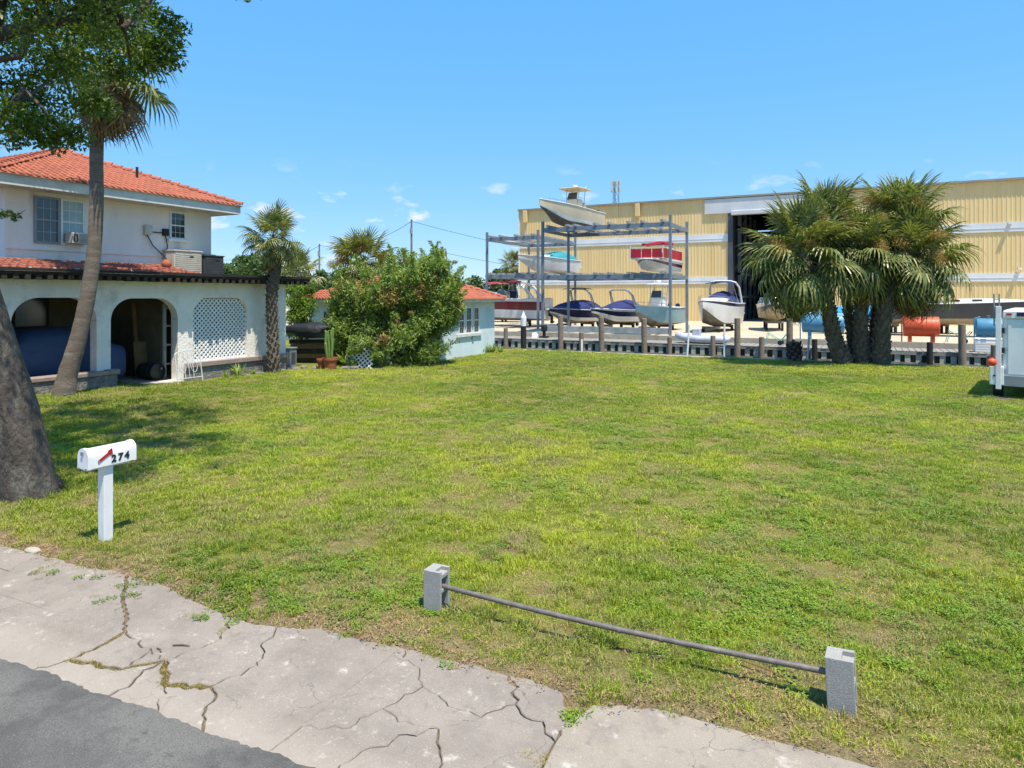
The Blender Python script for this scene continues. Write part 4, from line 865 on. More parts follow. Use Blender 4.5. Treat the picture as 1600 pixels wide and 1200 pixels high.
for i, (px, py, w, d, lab) in enumerate(((380, 418, 26, 120, 'small far tree above the porch roof at the left'), (436, 428, 22, 105, 'low far tree between the small palm and the utility pole'), (505, 440, 45, 70, 'grey green far tree left of the blooming palm'), (545, 448, 30, 60, 'low tree behind the big bush'), (740, 452, 40, 130, 'far tree line clump behind the cottage roof'), (785, 440, 20, 120, 'dark far tree behind the left rack'), (355, 432, 20, 90, 'far low tree just right of the dark air conditioner'), (-200, 300, 200, 60, 'broad far tree beyond the house at the left'), (1900, 420, 120, 120, 'broad far tree beyond the right edge'))):
    if px < 0 or px > 1600: continue
    cs = [onD(px + rr.uniform(-w, w), py + rr.uniform(-14, 26), d + rr.uniform(-2, 2)) for _ in range(26)]
    shrub('far_tree', lab, 'tree', onD(px, 462 + 2.87 * F_PX / d, d), cs, [rr.uniform(.5, .95) * d / 70 for _ in cs], 110, 'tree_far', .0032 * d, .5, 6, 20 + i, group='far trees behind the roofs', sr=.12, leafname='crown')
# --- oak at the left edge
rgk = np.random.default_rng(11); rr = random.Random(12)
tb = G(44, 772); tb.z = gz(tb.x, tb.y) - .05
oak = thing('oak_tree', 'large oak with leaning grey trunk at the left edge', 'tree', tb)
def outline(px, py):          # where the crown is seen against sky, roof and lawn
    if py < -25: return px < 420
    lim = np.interp(py, [-25, 20, 60, 90, 112, 130, 160, 200, 235], [300, 285, 286, 280, 262, 178, 172, 118, 90]); return px < lim - 28 and py < 205
cs = []; rad = []
while len(cs) < 400:
    u = rr.gauss(0, 1), rr.gauss(0, 1), rr.gauss(0, 1); l = math.sqrt(sum(a * a for a in u)); s = rr.random() ** .4
    X, d, z = -7.6 + u[0] / l * s * 5.2, 12.4 + u[1] / l * s * 4.6, 8.6 + u[2] / l * s * 3.7
    p = Vector((X * CC - d * SS, X * SS + d * CC, z)); px, py, _ = proj(p)
    if d < 8 or not outline(px, py): continue
    cs.append(p - tb); rad.append(rr.uniform(.3, .56))
for px, py, dd in ((30, 180, 10.5), (75, 190, 10.6), (105, 205, 10.8), (60, 215, 10.7), (120, 215, 10.9), (20, 215, 10.4), (85, 222, 11), (165, 170, 11.5), (148, 155, 11.4), (135, 165, 11.6), (255, 95, 12), (268, 60, 12), (255, 30, 12), (275, 40, 12.2), (240, 70, 12), (270, 92, 12.1), (225, 100, 12.4)):
    cs.append(onD(px, py, dd) - tb); rad.append(.27)
V, Fc = leaves(rgk, [tuple(c) for c in cs], rad, 190, .047, .42, .5, .8)
npmesh('crown', V, Fc, ['oak_leaf'], oak)
for kk, (px, py, dd) in enumerate(((3, 335, 10.5), (14, 332, 10.5), (22, 338, 10.5))):
    V, Fc = leaves(rgk, [tuple(onD(px, py, dd) - tb)], [.09], 24, .045, .42, .5, .8); npmesh('twig_leaves', V, Fc, ['oak_leaf'], oak)
L = lambda px, py, d: onD(px, py, d) - tb
tr = [L(46, 790, 10.74), L(44, 768, 10.74), L(38, 720, 10.74), L(20, 640, 10.72), L(-8, 550, 10.7), L(-45, 440, 10.6), L(-90, 300, 10.6), L(-120, 150, 10.8)]
def barked(path, rad, name, n=44, per=9, amp=.05, seed=1):
    rr = random.Random(seed); rows = []; ph = [(rr.randint(3, 16), rr.uniform(0, 6.28), rr.uniform(-3, 3), rr.uniform(.3, 1)) for _ in range(10)]; L0 = 0; prev = None
    for i in range(len(path) - 1):
        for k in range(per + (i == len(path) - 2)):
            t = k / per; p = path[i].lerp(path[i + 1], t); r = rad[i] + (rad[i + 1] - rad[i]) * t
            if prev: L0 += (p - prev).length
            prev = p; ring = []
            for j in range(n):
                a = 6.2832 * j / n; s_ = sum(w_ * abs(math.sin(f_ * a / 2 + q_ + L0 * d_)) for f_, q_, d_, w_ in ph) / 3.2; ring.append(p + Vector((math.cos(a), math.sin(a), 0)) * r * (1 - amp + amp * 1.6 * (s_ - .9) + rr.uniform(-.012, .012)))
            rows.append(ring)
    m = MB(); m.grid(rows, close=True); m.build(name, 'bark_oak', oak, smooth=True, angle=80)
barked(tr, [.47, .42, .37, .35, .34, .33, .31, .27], 'trunk', amp=.08)
m = MB()
for k in range(7):
    a = k * .9 + .3; d = Vector((math.cos(a), math.sin(a), 0)); m.tube([tr[2] * .6 + d * .2, Vector((0, 0, .12)) + d * .36, Vector((0, 0, -.12)) + d * .5], [.15, .12, .05], 8)
m.build('root_flare', 'bark_oak', oak, smooth=True)
m = MB(); tr2 = [L(18, 790, 11.3), L(14, 760, 11.3), L(0, 660, 11.3), L(-40, 540, 11.4), L(-120, 380, 11.6), L(-260, 200, 12)]; m.tube(tr2, [.27, .23, .2, .19, .18, .15], 14); m.build('second_stem', 'bark_oak', oak, smooth=True)
def limb(pts, rs): m = MB(); m.tube(pts, rs, 10); m.build('limb', 'bark_oak', oak, smooth=True)
limb([tr[7], L(-50, 70, 11), L(60, 35, 11.3), L(135, 28, 11.6), L(210, 40, 12)], [.14, .12, .1, .08, .03]); limb([L(45, 55, 11.2), L(38, 70, 11), L(30, 88, 10.9), L(0, 92, 10.7)], [.07, .07, .06, .05])
limb([tr[6], L(20, -120, 11.5), L(120, -200, 12.3), L(240, -240, 13)], [.25, .18, .12, .05]); limb([tr[6], L(40, 140, 10.8), L(90, 195, 10.8), L(120, 222, 10.9)], [.1, .06, .04, .015]); limb([tr[6], L(-160, 0, 9.6), L(10, -250, 9.6)], [.22, .16, .06])
limb([L(-40, 340, 10.5), L(0, 334, 10.5), L(24, 338, 10.5), L(40, 328, 10.5)], [.03, .015, .008, .003])
for k in range(60):
    c = cs[rr.randrange(len(cs))]; a = tr[6].lerp(tr[7], rr.random()) if k % 2 else L(rr.uniform(20, 200), rr.uniform(0, 50), 11.5); m = None
    if (c - a).length < 3.2: limb([a, a.lerp(c, .5) + Vector((0, 0, .15)), c], [.05, .03, .01])
# ================================================================= SMALL THINGS ON THE LOT
mbp = G(165, 843); mb = thing('mailbox', 'white mailbox numbered 274 on a white wooden post', 'mailbox', (mbp.x, mbp.y, gz(mbp.x, mbp.y) - .02), R(0))
m = MB(); m.box((-.062, -.062, -.2), (.062, .062, 1.0)); m.build('post', 'white', mb, bevel=.006)
zb, w, h, y0, y1 = 1.0, .105, .14, -.28, .34
prof = [(-w, 0), (-w, h)] + [(-w * math.cos(a), h + w * math.sin(a)) for a in [math.pi * i / 12 for i in range(1, 12)]] + [(w, h), (w, 0)]
m = MB(); m.grid([[(x, y0, zb + z) for x, z in prof], [(x, y1, zb + z) for x, z in prof]]); n = len(prof)
m.f += [tuple(range(n))[::-1], tuple(range(n, 2 * n))]; m.m += [0, 0]; m.add([(-w, y0, zb), (w, y0, zb), (w, y1, zb), (-w, y1, zb)], [(3, 2, 1, 0)]); box_ = m.build('box', 'white', mb, smooth=True, angle=30)
def shell(s, ya, yb, name):
    pr = [(x * s, z * s if z > 0 else -.004) for x, z in prof]; m = MB(); m.grid([[(x, ya, zb + z) for x, z in pr], [(x, yb, zb + z) for x, z in pr]]); n = len(pr); m.f += [tuple(range(n))[::-1], tuple(range(n, 2 * n))]; m.m += [0, 0]; return m.build(name, 'white', mb, smooth=True, angle=30)
shell(1.05, y0 - .012, y0 + .03, 'door'); shell(1.045, y1 - .03, y1 + .008, 'rear_cap')
m = MB(); m.box((-.018, y0 - .03, zb + .17), (.018, y0 - .012, zb + .215)); m.build('door_latch', 'grey_metal', mb)
for x in (-.07, .07): m = MB(); m.box((x - .015, y0 - .02, zb - .008), (x + .015, y0 + .0, zb + .012)); m.build('door_hinge', 'grey_metal', mb)
m = MB(); m.box((-.05, y0 + .02, zb - .03), (.05, y1 - .05, zb - .001)); m.build('mounting_board', 'white', mb)
# side with the flag and the number faces +x
xs_ = w + .004
m = MB(); fl = [(-.17, .085), (-.155, .055), (-.02, .135), (.025, .135), (.018, .22), (-.035, .195), (-.045, .165)]
m.add([(xs_ + d, y, zb + z) for d in (0, .004) for y, z in fl], [tuple(range(7)), tuple(range(7, 14))[::-1]] + [(i, (i + 1) % 7, 7 + (i + 1) % 7, 7 + i) for i in range(7)]); m.build('flag', 'red', mb)
m = MB(); m.lathe([(.001, 0), (.014, 0), (.014, .008), (.001, .008)], 10, (xs_ - .002, -.155, zb + .072), axis='x'); m.build('flag_pivot', 'grey_metal', mb)
for i, ch in enumerate('274'):
    cu = bpy.data.curves.new('digit', 'FONT'); cu.body = ch; cu.size = .125; cu.extrude = .0015; cu.offset = .006; o = bpy.data.objects.new('digit', cu); COL.objects.link(o)
    dg = bpy.context.evaluated_depsgraph_get(); me = bpy.data.meshes.new_from_object(o.evaluated_get(dg)); bpy.data.objects.remove(o); me.materials.clear(); me.materials.append(M['ink'])
    o = bpy.data.objects.new('digit', me); COL.objects.link(o); o.parent = mb; o.location = (xs_ + .0005, .01 + i * .088, zb + .035 + i * .004); o.rotation_euler = (R(90), 0, R(90))
# concrete blocks standing on end with the pipe run through them
def cblock(loc, rz, lab, tilt=0):
    a, hh, t = .097, .40, .034
    th = thing('concrete_block', lab, 'concrete block', loc, rz, 'concrete blocks holding the pipe'); th.rotation_euler.y = tilt
    # section in (y,z), hollow through x
    m = MB()
    m.box((-a, -a, -.04), (a, -a + t, hh)); m.box((-a, a - t, -.04), (a, a, hh))
    for z0, z1 in ((-.04, .0), (hh / 2 - .018, hh / 2 + .018), (hh - .075, hh - .035)): m.box((-a + .002, -a + t, z0), (a - .002, a - t, z1))
    # flush half of the open end
    m.box((-a, -a + t, hh - .035), (a * .15, a - t, hh - .001)); m.build('block', 'conc_grey', th, bevel=.004)
    return th
yb_ = 5.77
pL, pR = G(681, 953), G(1317, 1107)
zl, zrr = gz(pL.x, yb_), gz(pR.x, yb_)
cblock((pL.x, yb_, zl), R(2), 'grey concrete block standing at the left end of the pipe'); cblock((pR.x, yb_ - .02, zrr), R(-3), 'grey concrete block standing at the right end of the pipe', R(-3))
m = MB(); m.tube([(pL.x - .16 + (pR.x + .02 - pL.x + .16) * t / 16, yb_, .255 + (.27 - .255) * t / 16 - .045 * math.sin(math.pi * t / 16)) for t in range(17)], .0245, 12)
for f in (.3, .52, .62): 
    x = pL.x + (pR.x - pL.x) * f; m.lathe([(.0255, -.012), (.0265, -.01), (.0265, .01), (.0255, .012)], 12, (x, yb_, .258 - .045 * math.sin(math.pi * (f + .03))), axis='x')
tag(m.build('metal_pipe', 'pipe', smooth=True), 'long rusty metal pipe held between the two concrete blocks', 'pipe')
# chunk of white concrete by the pavement, edging stones, pots, yard clutter
def stone(loc, s, lab, name='stone', matn='conc_seawall', cat='stone', seed=0, group=None):
    rr = random.Random(seed); m = MB(); rows = []
    for z, r in ((-.3, .9), (0, 1), (.6, .95), (1, .7)): rows.append([(s[0] * r * math.cos(a) * rr.uniform(.85, 1.1), s[1] * r * math.sin(a) * rr.uniform(.85, 1.1), s[2] * z * rr.uniform(.9, 1.1)) for a in [6.283 * k / 9 for k in range(9)]])
    m.grid(rows, close=True); m.f.append(tuple(len(m.v) - 9 + i for i in range(9))); m.m.append(0); return tag(m.build(name, matn, loc=loc, rz=rr.random() * 6), lab, cat, group)
g = G(51, 863); stone((g.x, g.y, -.0), (.13, .07, .05), 'small pale concrete chunk at the pavement edge by the oak', 'concrete_chunk', cat='rubble', seed=1)
rr = random.Random(31)
ordl = ['leftmost of the five', 'second from left of the five', 'middle one of the five', 'fourth from left of the five', 'rightmost of the five']; ordr = ['leftmost of the seven', 'second from left of the seven', 'third from left of the seven', 'fourth from left of the seven', 'fifth from left of the seven', 'sixth from left of the seven', 'rightmost of the seven']
for i, (px, py) in enumerate(((352, 588), (366, 586), (382, 583), (398, 580), (415, 579), (445, 577), (460, 577), (475, 576), (492, 577), (540, 577), (552, 577), (590, 574))):
    g = G(px, py); stone((max(g.x, XW + .35) if px < 440 else g.x, g.y, gz(g.x, g.y)), (rr.uniform(.18, .3), rr.uniform(.12, .2), rr.uniform(.06, .12)), ('grey edging stone below the lattice ledge, ' + ordl[i]) if px < 440 else ('grey edging stone by the pots and clutter, ' + ordr[i - 5]), 'edging_stone', 'stone_wall', 'stone', i, 'edging stones by the ledge' if px < 440 else 'edging stones by the pots')
def spiky(px, py, h, n, lab, x=None, matn='oleander', name='weed_plant', w=.03):
    g = G(px, py) if x is None else onX(px, py, x); rr = random.Random(px); th = thing(name, lab, 'plant', (g.x, g.y, gz(g.x, g.y) if g.y < 35.4 else .0)); m = MB()
    for k in range(n):
        a = rr.random() * 6.28; l = h * rr.uniform(.6, 1.1); o = rr.uniform(.2, .6); d = Vector((math.cos(a), math.sin(a), 0)); s = Vector((-d.y, d.x, 0)); base = len(m.v)
        for t, ww in ((0, .8), (.4, 1), (.8, .6), (1, .05)): p = d * (.04 + l * o * t * 1.4) + Vector((0, 0, l * (t - .45 * o * t * t * 1.5))); m.v += [tuple(p - s * w * ww), tuple(p + s * w * ww)]
        for k2 in range(3): b = base + k2 * 2; m.f.append((b, b + 1, b + 3, b + 2)); m.m.append(0)
    m.build('leaves', matn, th)
spiky(372, 582, .62, 40, 'spiky green plant at the foot of the lattice ledge', XW + .45); spiky(395, 580, .3, 24, 'low weed tuft right of the spiky plant', XW + .4); spiky(352, 585, .35, 20, 'low weed tuft left of the spiky plant', XW + .45)
spiky(768, 553, .7, 60, 'leafy weed at the right corner of the cottage'); spiky(782, 552, .45, 40, 'smaller weed right of the cottage corner'); spiky(757, 553, .5, 30, 'weed tuft against the cottage wall')
spiky(540, 574, .8, 40, 'bromeliad-like plant beside the potted cactus', w=.05); spiky(660, 566, .6, 40, 'low leafy plant at the foot of the big bush', w=.04)
def pot(px, py, r, h, lab, cact):
    g = G(px, py); t = thing('flower_pot', lab, 'plant pot', (g.x, g.y, gz(g.x, g.y)), 0, None); m = MB(); m.lathe([(.001, 0), (r * .72, 0), (r * .95, h * .8), (r * 1.05, h * .8), (r * 1.08, h), (r * .95, h), (r * .92, h * .85), (.001, h * .85)], 20); m.build('pot', 'terracotta', t, smooth=True)
    if cact:
        p = thing('cactus', 'green branching cactus growing in the front terracotta pot', 'cactus', (g.x, g.y, gz(g.x, g.y) + h * .85)); rr = random.Random(5)
        for k in range(8):
            a = rr.random() * 6.28; rad_ = rr.uniform(.03, .16); hh = rr.uniform(.7, 1.35); bx, by = rad_ * math.cos(a), rad_ * math.sin(a); m = MB()
            m.tube([(bx, by, -.03), (bx * 1.5, by * 1.5, hh * .5), (bx * 1.7 + rr.uniform(-.08, .08), by * 1.7, hh * .95), (bx * 1.7, by * 1.7, hh)], [.05, .06, .055, .015], 7); m.build('stem', 'cactus', p, smooth=True)
pot(516, 579, .30, .52, 'larger terracotta pot in front holding a cactus', True); pot(504, 577, .24, .42, 'smaller terracotta pot behind the cactus pot', False)
# broken lattice panels under the bush
for px, py, wd, ht, tilt, lab in ((563, 576, 1.15, 1.35, .10, 'broken white lattice panel leaning at the foot of the bush'), (606, 571, .55, .95, -.25, 'small white lattice fragment inside the bush')):
    g = G(px, py); t = thing('lattice_panel', lab, 'lattice', (g.x, g.y - .1, gz(g.x, g.y) - .05), R(24)); t.rotation_euler.y = tilt; t.rotation_euler.x = R(-8)
    lattice('slats', lambda u, w_, W_=wd, H_=ht: abs(u) < W_ / 2 and 0 < w_ < H_ * (1 - .55 * max(0, abs(u) / W_ * 2 - .35) ** 2), -wd / 2, wd / 2, 0, ht, .2, .045, lambda u, w_, o: Vector((u, o, w_)), 'white', t)
# clutter between the porch and the bush
g = onD(453, 574, 29.6); t = thing('utility_cabinet', 'grey utility cabinet at the corner of the porch wall', 'cabinet', (g.x, g.y, 0), R(0))
m = MB(); m.box((-.2, -.2, -.02), (.2, .2, .85)); m.build('body', 'grey_metal', t, bevel=.02); m = MB(); m.box((-.23, -.23, .85), (.23, .23, .92)); m.build('lid', 'grey_metal', t, bevel=.02)
m = MB(); m.box((.201, -.12, .2), (.212, .12, .7)); m.build('door', 'dark_ac', t)
tz = 32.0
for k, (zz, off) in enumerate(((.12, 0), (.34, .1), (.56, -.1), (.78, .05), (1.0, -.05))):
    a = onD(455 + off * 20, 500, tz); b = onD(532 + off * 20, 500, tz - .6); m = MB(); m.bar((a.x, a.y, zz), (b.x, b.y, zz + .05), .25, .20)
    tag(m.build('timber_beam', 'brown_board' if k % 2 else 'wood_dark'), ['lowest dark beam of the timber stack', 'brown beam just above the lowest dark one in the stack', 'middle dark beam of the timber stack', 'upper brown beam of the timber stack', 'topmost dark beam of the stack under the dinghy'][k] + ' by the porch', 'beam', 'timber stack by the porch')
# ---------------- generic boat hull, bow towards -y, origin under the middle on the keel line
def hull_pts(L, B, H, bow=1.0, dead=.30, sheer=.16, transom=.93, flare=.12, fore=2.3, N=22):
    st = []
    for i in range(N + 1):
        t = i / N; b = B / 2 * (transom + (1 - transom) * min(1, t / .35)) * (1 - max(0, (t - .42) / .58) ** fore)
        zs = H * (1 + sheer * (max(0, t - .25) / .75) ** 1.6); zk = (max(0, (t - .62) / .38) ** 2.2) * H * .80
        b = max(b, .015); fl = flare * max(0, (t - .4) / .6) * b; bc = max(b * .86 - fl * 1.6, .008) * (1 - .12 * t * t)
        zc = zk + dead * H * (1 - (1 - t) * .15) * (b / (B / 2)) ** .35 * (.55 + .45 * t); zc = min(zc, zs * .93); y = L * (.5 - t) - (bow * .11 * L) * max(0, (t - .75) / .25) ** 2
        st.append((y, b, bc, zk, zc, zs))
    return st
def hull_mesh(st, rake=.12, bands=(.40, .72), L=6):
    rows = []
    for i, (y, b, bc, zk, zc, zs) in enumerate(st):
        t = i / (len(st) - 1); def_y = lambda z: y + (rake * (zs - z)) * (max(0, (t - .6) / .4) ** 2)
        half = [(0, zk), (bc, zc)]
        for f in bands + (1.0,): half.append((bc + (b - bc) * f ** .8, zc + (zs - zc) * f))
        rows.append([(-x, def_y(z), z) for x, z in half[::-1]] + [(x, def_y(z), z) for x, z in half[1:]])
    return rows
def boat(name, label, L, B, H, loc, rz, mats, extras=(), cat='boat', sheer=.16, dead=.30, bow=1., group=None, bands=(.40, .72), fore=2.3, flare=.12, transom=.93, rail=True):
    """mats: bottom, lower side, stripe, upper side, deck"""
    th = thing(name, label, cat, loc, rz, group); st = hull_pts(L, B, H, bow, dead, sheer, fore=fore, flare=flare, transom=transom); rows = hull_mesh(st, bands=bands)
    n = len(rows[0]); nb = (n - 1) // 2
    def mi(i, k):
        kk = k if k < nb else n - 2 - k          # 0 = upper band ... nb-1 = bottom
        return [3, 2, 1, 0][kk] if nb == 4 else 0
    m = MB(); m.grid(rows, mi); m.f.append(tuple(range(n))); m.m.append(1); hu = m.build('hull', mats[:4], th, smooth=True, angle=35)
    m = MB(); rows2 = []
    for i, (y, b, bc, zk, zc, zs) in enumerate(st): rows2.append([(b * f, y + .0, zs - .03 + .06 * B / 2.4 * (1 - f * f)) for f in (-.97, -.5, 0, .5, .97)])
    m.grid(rows2); m.build('deck', mats[4], th, smooth=True)
    if rail:
        m = MB()
        for s in (-1, 1): m.tube([(s * b, y, zs - .02) for y, b, bc, zk, zc, zs in st], .035, 6)
        m.build('rub_rail', mats[5] if len(mats) > 5 else 'gel_white', th, smooth=True)
    th['L'] = L; ctx = (th, st, L, B, H)
    for fn, kw in extras: fn(ctx, **kw)
    del th['L']
    return th
def at_y(st, y):
    for a, b in zip(st, st[1:]):
        if a[0] >= y >= b[0]:
            t = (a[0] - y) / (a[0] - b[0] + 1e-9); return [p + (q_ - p) * t for p, q_ in zip(a, b)]
    return st[0] if y > st[0][0] else st[-1]
def cover(ctx, y0=.45, y1=-.4, h=.5, matn='canvas_navy', peak=.3, name='cover', ov=1.02, k=12, drop=.14):
    th, st, L, B, H = ctx; rows = []
    for i in range(k + 1):
        t = i / k; y = L * (y0 + (y1 - y0) * t); s = at_y(st, y); hh = h * math.sin(math.pi * min(1, max(.05, t ** (.6 if peak < .5 else 1.4)))) ** .6
        if i in (0, k): hh = .02
        rows.append([(s[1] * ov * f, y, s[5] + (-drop if abs(f) == 1 else hh * (1 - abs(f) ** 2.2)) + .02 + .02 * math.sin(i * 2.1 + f * 5)) for f in (-1, -.98, -.7, -.35, 0, .35, .7, .98, 1)])
    m = MB(); m.grid(rows); m.build(name, matn, th, smooth=True, angle=60)
def windshield(ctx, y=-.02, w=.8, h=.5, rake=.5, side=.9, matn='chrome'):
    th, st, L, B, H = ctx; s = at_y(st, L * y); z = s[5]; b = s[1] * w; yy = L * y
    pts = [(-b, yy + side, z + h * .75), (-b * .98, yy + .1, z + h), (0, yy - .12, z + h * 1.05), (b * .98, yy + .1, z + h), (b, yy + side, z + h * .75)]
    low = [(-b, yy + side, z), (-b, yy - rake * .5, z), (0, yy - rake, z + .05), (b, yy - rake * .5, z), (b, yy + side, z)]
    m = MB(); m.grid([low, pts]); w_ = m.build('windshield', 'glass', th)
    m = MB(); m.tube(pts, .022, 6); [m.tube([a, b_], .018, 5) for a, b_ in zip(low, pts)]; m.build('windshield_frame', matn, w_)
def bimini(ctx, y0=.3, y1=-.05, h=1.5, w=.85, matn='canvas_black', camber=.16, legs=True, thick=.03):
    th, st, L, B, H = ctx; s = at_y(st, L * (y0 + y1) / 2); b = s[1] * w; z = s[5] + h; rows = []
    for i in range(7):
        t = i / 6; y = L * (y0 + (y1 - y0) * t); rows.append([(b * f, y, z + camber * (1 - f * f) - .10 * (2 * t - 1) ** 2) for f in (-1, -.66, -.33, 0, .33, .66, 1)])
    m = MB(); m.grid(rows); o = m.build('bimini_top', matn, th, smooth=True); sd = o.modifiers.new('thickness', 'SOLIDIFY'); sd.thickness = thick
    if legs:
        for sx in (-1, 1):
            m = MB()
            for ya, yb__ in ((y0, y0 - .03), (y1, y0 - .06)): m.tube([(sx * b, L * ya, z - .08), (sx * s[1] * .95, L * (yb__ if ya == y0 else (y0 + y1) / 2 + .02), s[5])], .02, 5)
            m.build('bimini_frame', 'chrome', th)
def arch(ctx, y=.2, h=1.5, w=.9, rake=.5, r=.04, matn='chrome', n=2, gap=.25):
    th, st, L, B, H = ctx; s = at_y(st, L * y); b = s[1] * w
    for k in range(n):
        m = MB(); m.tube([(-s[1] * .97, L * y + k * gap, s[5]), (-b, L * y - rake * .6 + k * gap * .6, s[5] + h * .75), (-b * .85, L * y - rake + k * gap * .5, s[5] + h * .97), (-b * .5, L * y - rake + k * gap * .5, s[5] + h * 1.04), (b * .5, L * y - rake + k * gap * .5, s[5] + h * 1.04), (b * .85, L * y - rake + k * gap * .5, s[5] + h * .97), (b, L * y - rake * .6 + k * gap * .6, s[5] + h * .75), (s[1] * .97, L * y + k * gap, s[5])], r, 7)
        m.build('arch', matn, th, smooth=True)
def ttop(ctx, y=.08, h=1.85, w=1.7, l=1.9, matn='gel_white', tower=False, sheet='gel_white'):
    th, st, L, B, H = ctx; s = at_y(st, L * y); z = s[5] - .1; yy = L * y
    m = MB(); m.box((-.45, yy - .5, z), (.45, yy + .5, z + .95)); co = m.build('console', matn, th, bevel=.08)
    m = MB(); m.grid([[(-.45, yy - .52, z + .9), (.45, yy - .52, z + .9)], [(-.4, yy - .3, z + 1.45), (.4, yy - .3, z + 1.45)]]); m.build('console_screen', 'glass', co)
    for sx in (-1, 1):
        m = MB(); m.tube([(sx * .5, yy - .55, z), (sx * .55, yy - .35, z + h)], .028, 6); m.tube([(sx * .5, yy + .5, z), (sx * .6, yy + .6, z + h)], .028, 6); m.tube([(sx * .53, yy - .45, z + h * .6), (sx * .55, yy + .55, z + h * .6)], .02, 6); m.build('top_frame', 'chrome', th)
    rows = []
    for i in range(6):
        t = i / 5 * 2 - 1; rows.append([(w / 2 * f * (1 - .12 * t * t), yy + l / 2 * t, z + h + .10 * (1 - f * f) * (1 - t * t)) for f in (-1, -.6, 0, .6, 1)])
    m = MB(); m.grid(rows); o = m.build('hard_top', sheet, th, smooth=True); sd = o.modifiers.new('thickness', 'SOLIDIFY'); sd.thickness = .07
    m = MB(); m.lathe([(.001, .2), (.16, .2), (.22, .14), (.22, .02), (.001, .02)], 14, (0, yy, z + h + .12)); m.build('radar_dome', 'gel_white', th, smooth=True)
    for x in (-.6, .6): m = MB(); m.tube([(x, yy + .5, z + h), (x * 1.02, yy + .8, z + h + .35)], .012, 5); m.build('antenna', 'steel_white', th)
    m = MB(); m.box((-.4, yy + .75, z), (.4, yy + 1.15, z + .75)); m.build('leaning_seat', matn, th, bevel=.06)
def outboard(ctx, x=0, matn='canvas_black'):
    th, st, L, B, H = ctx; y = L / 2 + .25; z = H * .75; m = MB(); rows = []
    for zz, a, b in ((z, .12, .2), (z + .12, .18, .3), (z + .5, .19, .33), (z + .68, .13, .22), (z + .70, .02, .04)): rows.append([(x + a * math.cos(t), y + b * math.sin(t), zz) for t in [6.283 * k / 12 for k in range(12)]])
    m.grid(rows, close=True); m.build('outboard_cowl', matn, th, smooth=True)
    m = MB(); m.box((x - .07, y - .12, z - .75), (x + .07, y + .12, z)); m.box((x - .12, y - .2, z - .62), (x + .12, y + .25, z - .58)); m.tube([(x, y - .22, z - .68), (x, y + .22, z - .68)], [.05, .08], 8); m.build('outboard_leg', matn, th)
def railing(ctx, y0=-.05, y1=-.49, h=.4, r=.016):
    th, st, L, B, H = ctx; m = MB(); tops = []
    for s in (-1, 1):
        ln = []
        for i in range(7):
            q_ = at_y(st, L * (y0 + (y1 - y0) * i / 6)); p = (s * q_[1] * .93, q_[0], q_[5] + (0 if i == 0 else h)); ln.append(p)
            if i % 2 == 0: m.tube([(p[0], p[1], q_[5]), p], r * .8, 5)
        m.tube(ln, r, 5); tops.append(ln[-1])
    m.tube(tops, r, 5); m.build('bow_rail', 'chrome', th)
def cabin(ctx, y0=.1, y1=-.35, h=.45, w=.72, matn='gel_white'):
    th, st, L, B, H = ctx; rows = []
    for i in range(9):
        t = i / 8; y = L * (y0 + (y1 - y0) * t); s = at_y(st, y); hh = h * (1 - t ** 2) + .02
        rows.append([(s[1] * w * f, y, s[5] - .02 + (0 if abs(f) == 1 else hh * (1 - abs(f) ** 4 * .3))) for f in (-1, -.93, -.6, 0, .6, .93, 1)])
    m = MB(); m.grid(rows); n = 7; m.f.append(tuple(range(n))); m.m.append(0); c = m.build('cabin', matn, th, smooth=True, angle=50)
    for sx in (-1, 1):
        for yy in (.02, -.1):
            s = at_y(st, L * yy); m = MB(); m.box((-.006, -.28, 0), (.006, .28, .12)); o = m.build('porthole', 'glass_dark', c); o.location = (sx * (s[1] * w * .985 + .012), L * yy, s[5] + h * .35); o.rotation_euler.y = sx * .1
def drive(ctx):
    th, st, L, B, H = ctx; m = MB(); y = L / 2; m.box((-.16, y, H * .2), (.16, y + .35, H * .5)); m.box((-.06, y + .15, -.25), (.06, y + .4, H * .22)); m.tube([(0, y + .1, -.1), (0, y + .5, -.1)], [.06, .09], 8); m.build('stern_drive', 'black', th)
    m = MB(); m.box((-B * .42, y, H * .5), (B * .42, y + .5, H * .56)); m.build('swim_platform', 'gel_white', th, bevel=.02)
# dinghy under black tarp on the timber stack
dg_ = onD(500, 497, tz - .3)
boat('dinghy', 'dinghy under a tight black tarp on the timber stack', 2.9, 1.2, .42, (dg_.x, dg_.y, 1.16), R(-62), ['gel_dark'] * 5 + ['black'], [(cover, dict(y0=.5, y1=-.58, h=.35, matn='tarp_black'))], rail=False)
# ================================================================= WAREHOUSE
YW = 78.0; wl_ = onY(812, 400, YW).x; WH = 14.1; DX0, DX1, DZ = onY(1145, 400, YW).x, onY(1273, 400, YW).x, 12.1
wh = thing('warehouse', 'huge yellow metal boat storage warehouse behind the marina yard', 'warehouse', (0, YW, YZ)); zo = -YZ
def clad(x0, x1, z0, z1, name='cladding_panel', matn='yellow', y=0, per=.36, dep=.03):
    pr = []; x = x0; n = max(1, round((x1 - x0) / per)); p_ = (x1 - x0) / n
    for i in range(n): pr += [(x0 + i * p_, 0), (x0 + (i + .66) * p_, 0), (x0 + (i + .74) * p_, -dep), (x0 + (i + .92) * p_, -dep)]
    pr.append((x1, 0)); m = MB(); m.grid([[(x, y + d, z) for x, d in pr] for z in (z1 + zo, z0 + zo)]); return m.build(name, matn, wh)
bays = [(wl_, (wl_ + DX0) / 2), ((wl_ + DX0) / 2, DX0), (DX1, DX1 + 9), (DX1 + 9, DX1 + 18), (DX1 + 18, DX1 + 27), (DX1 + 27, DX1 + 36)]
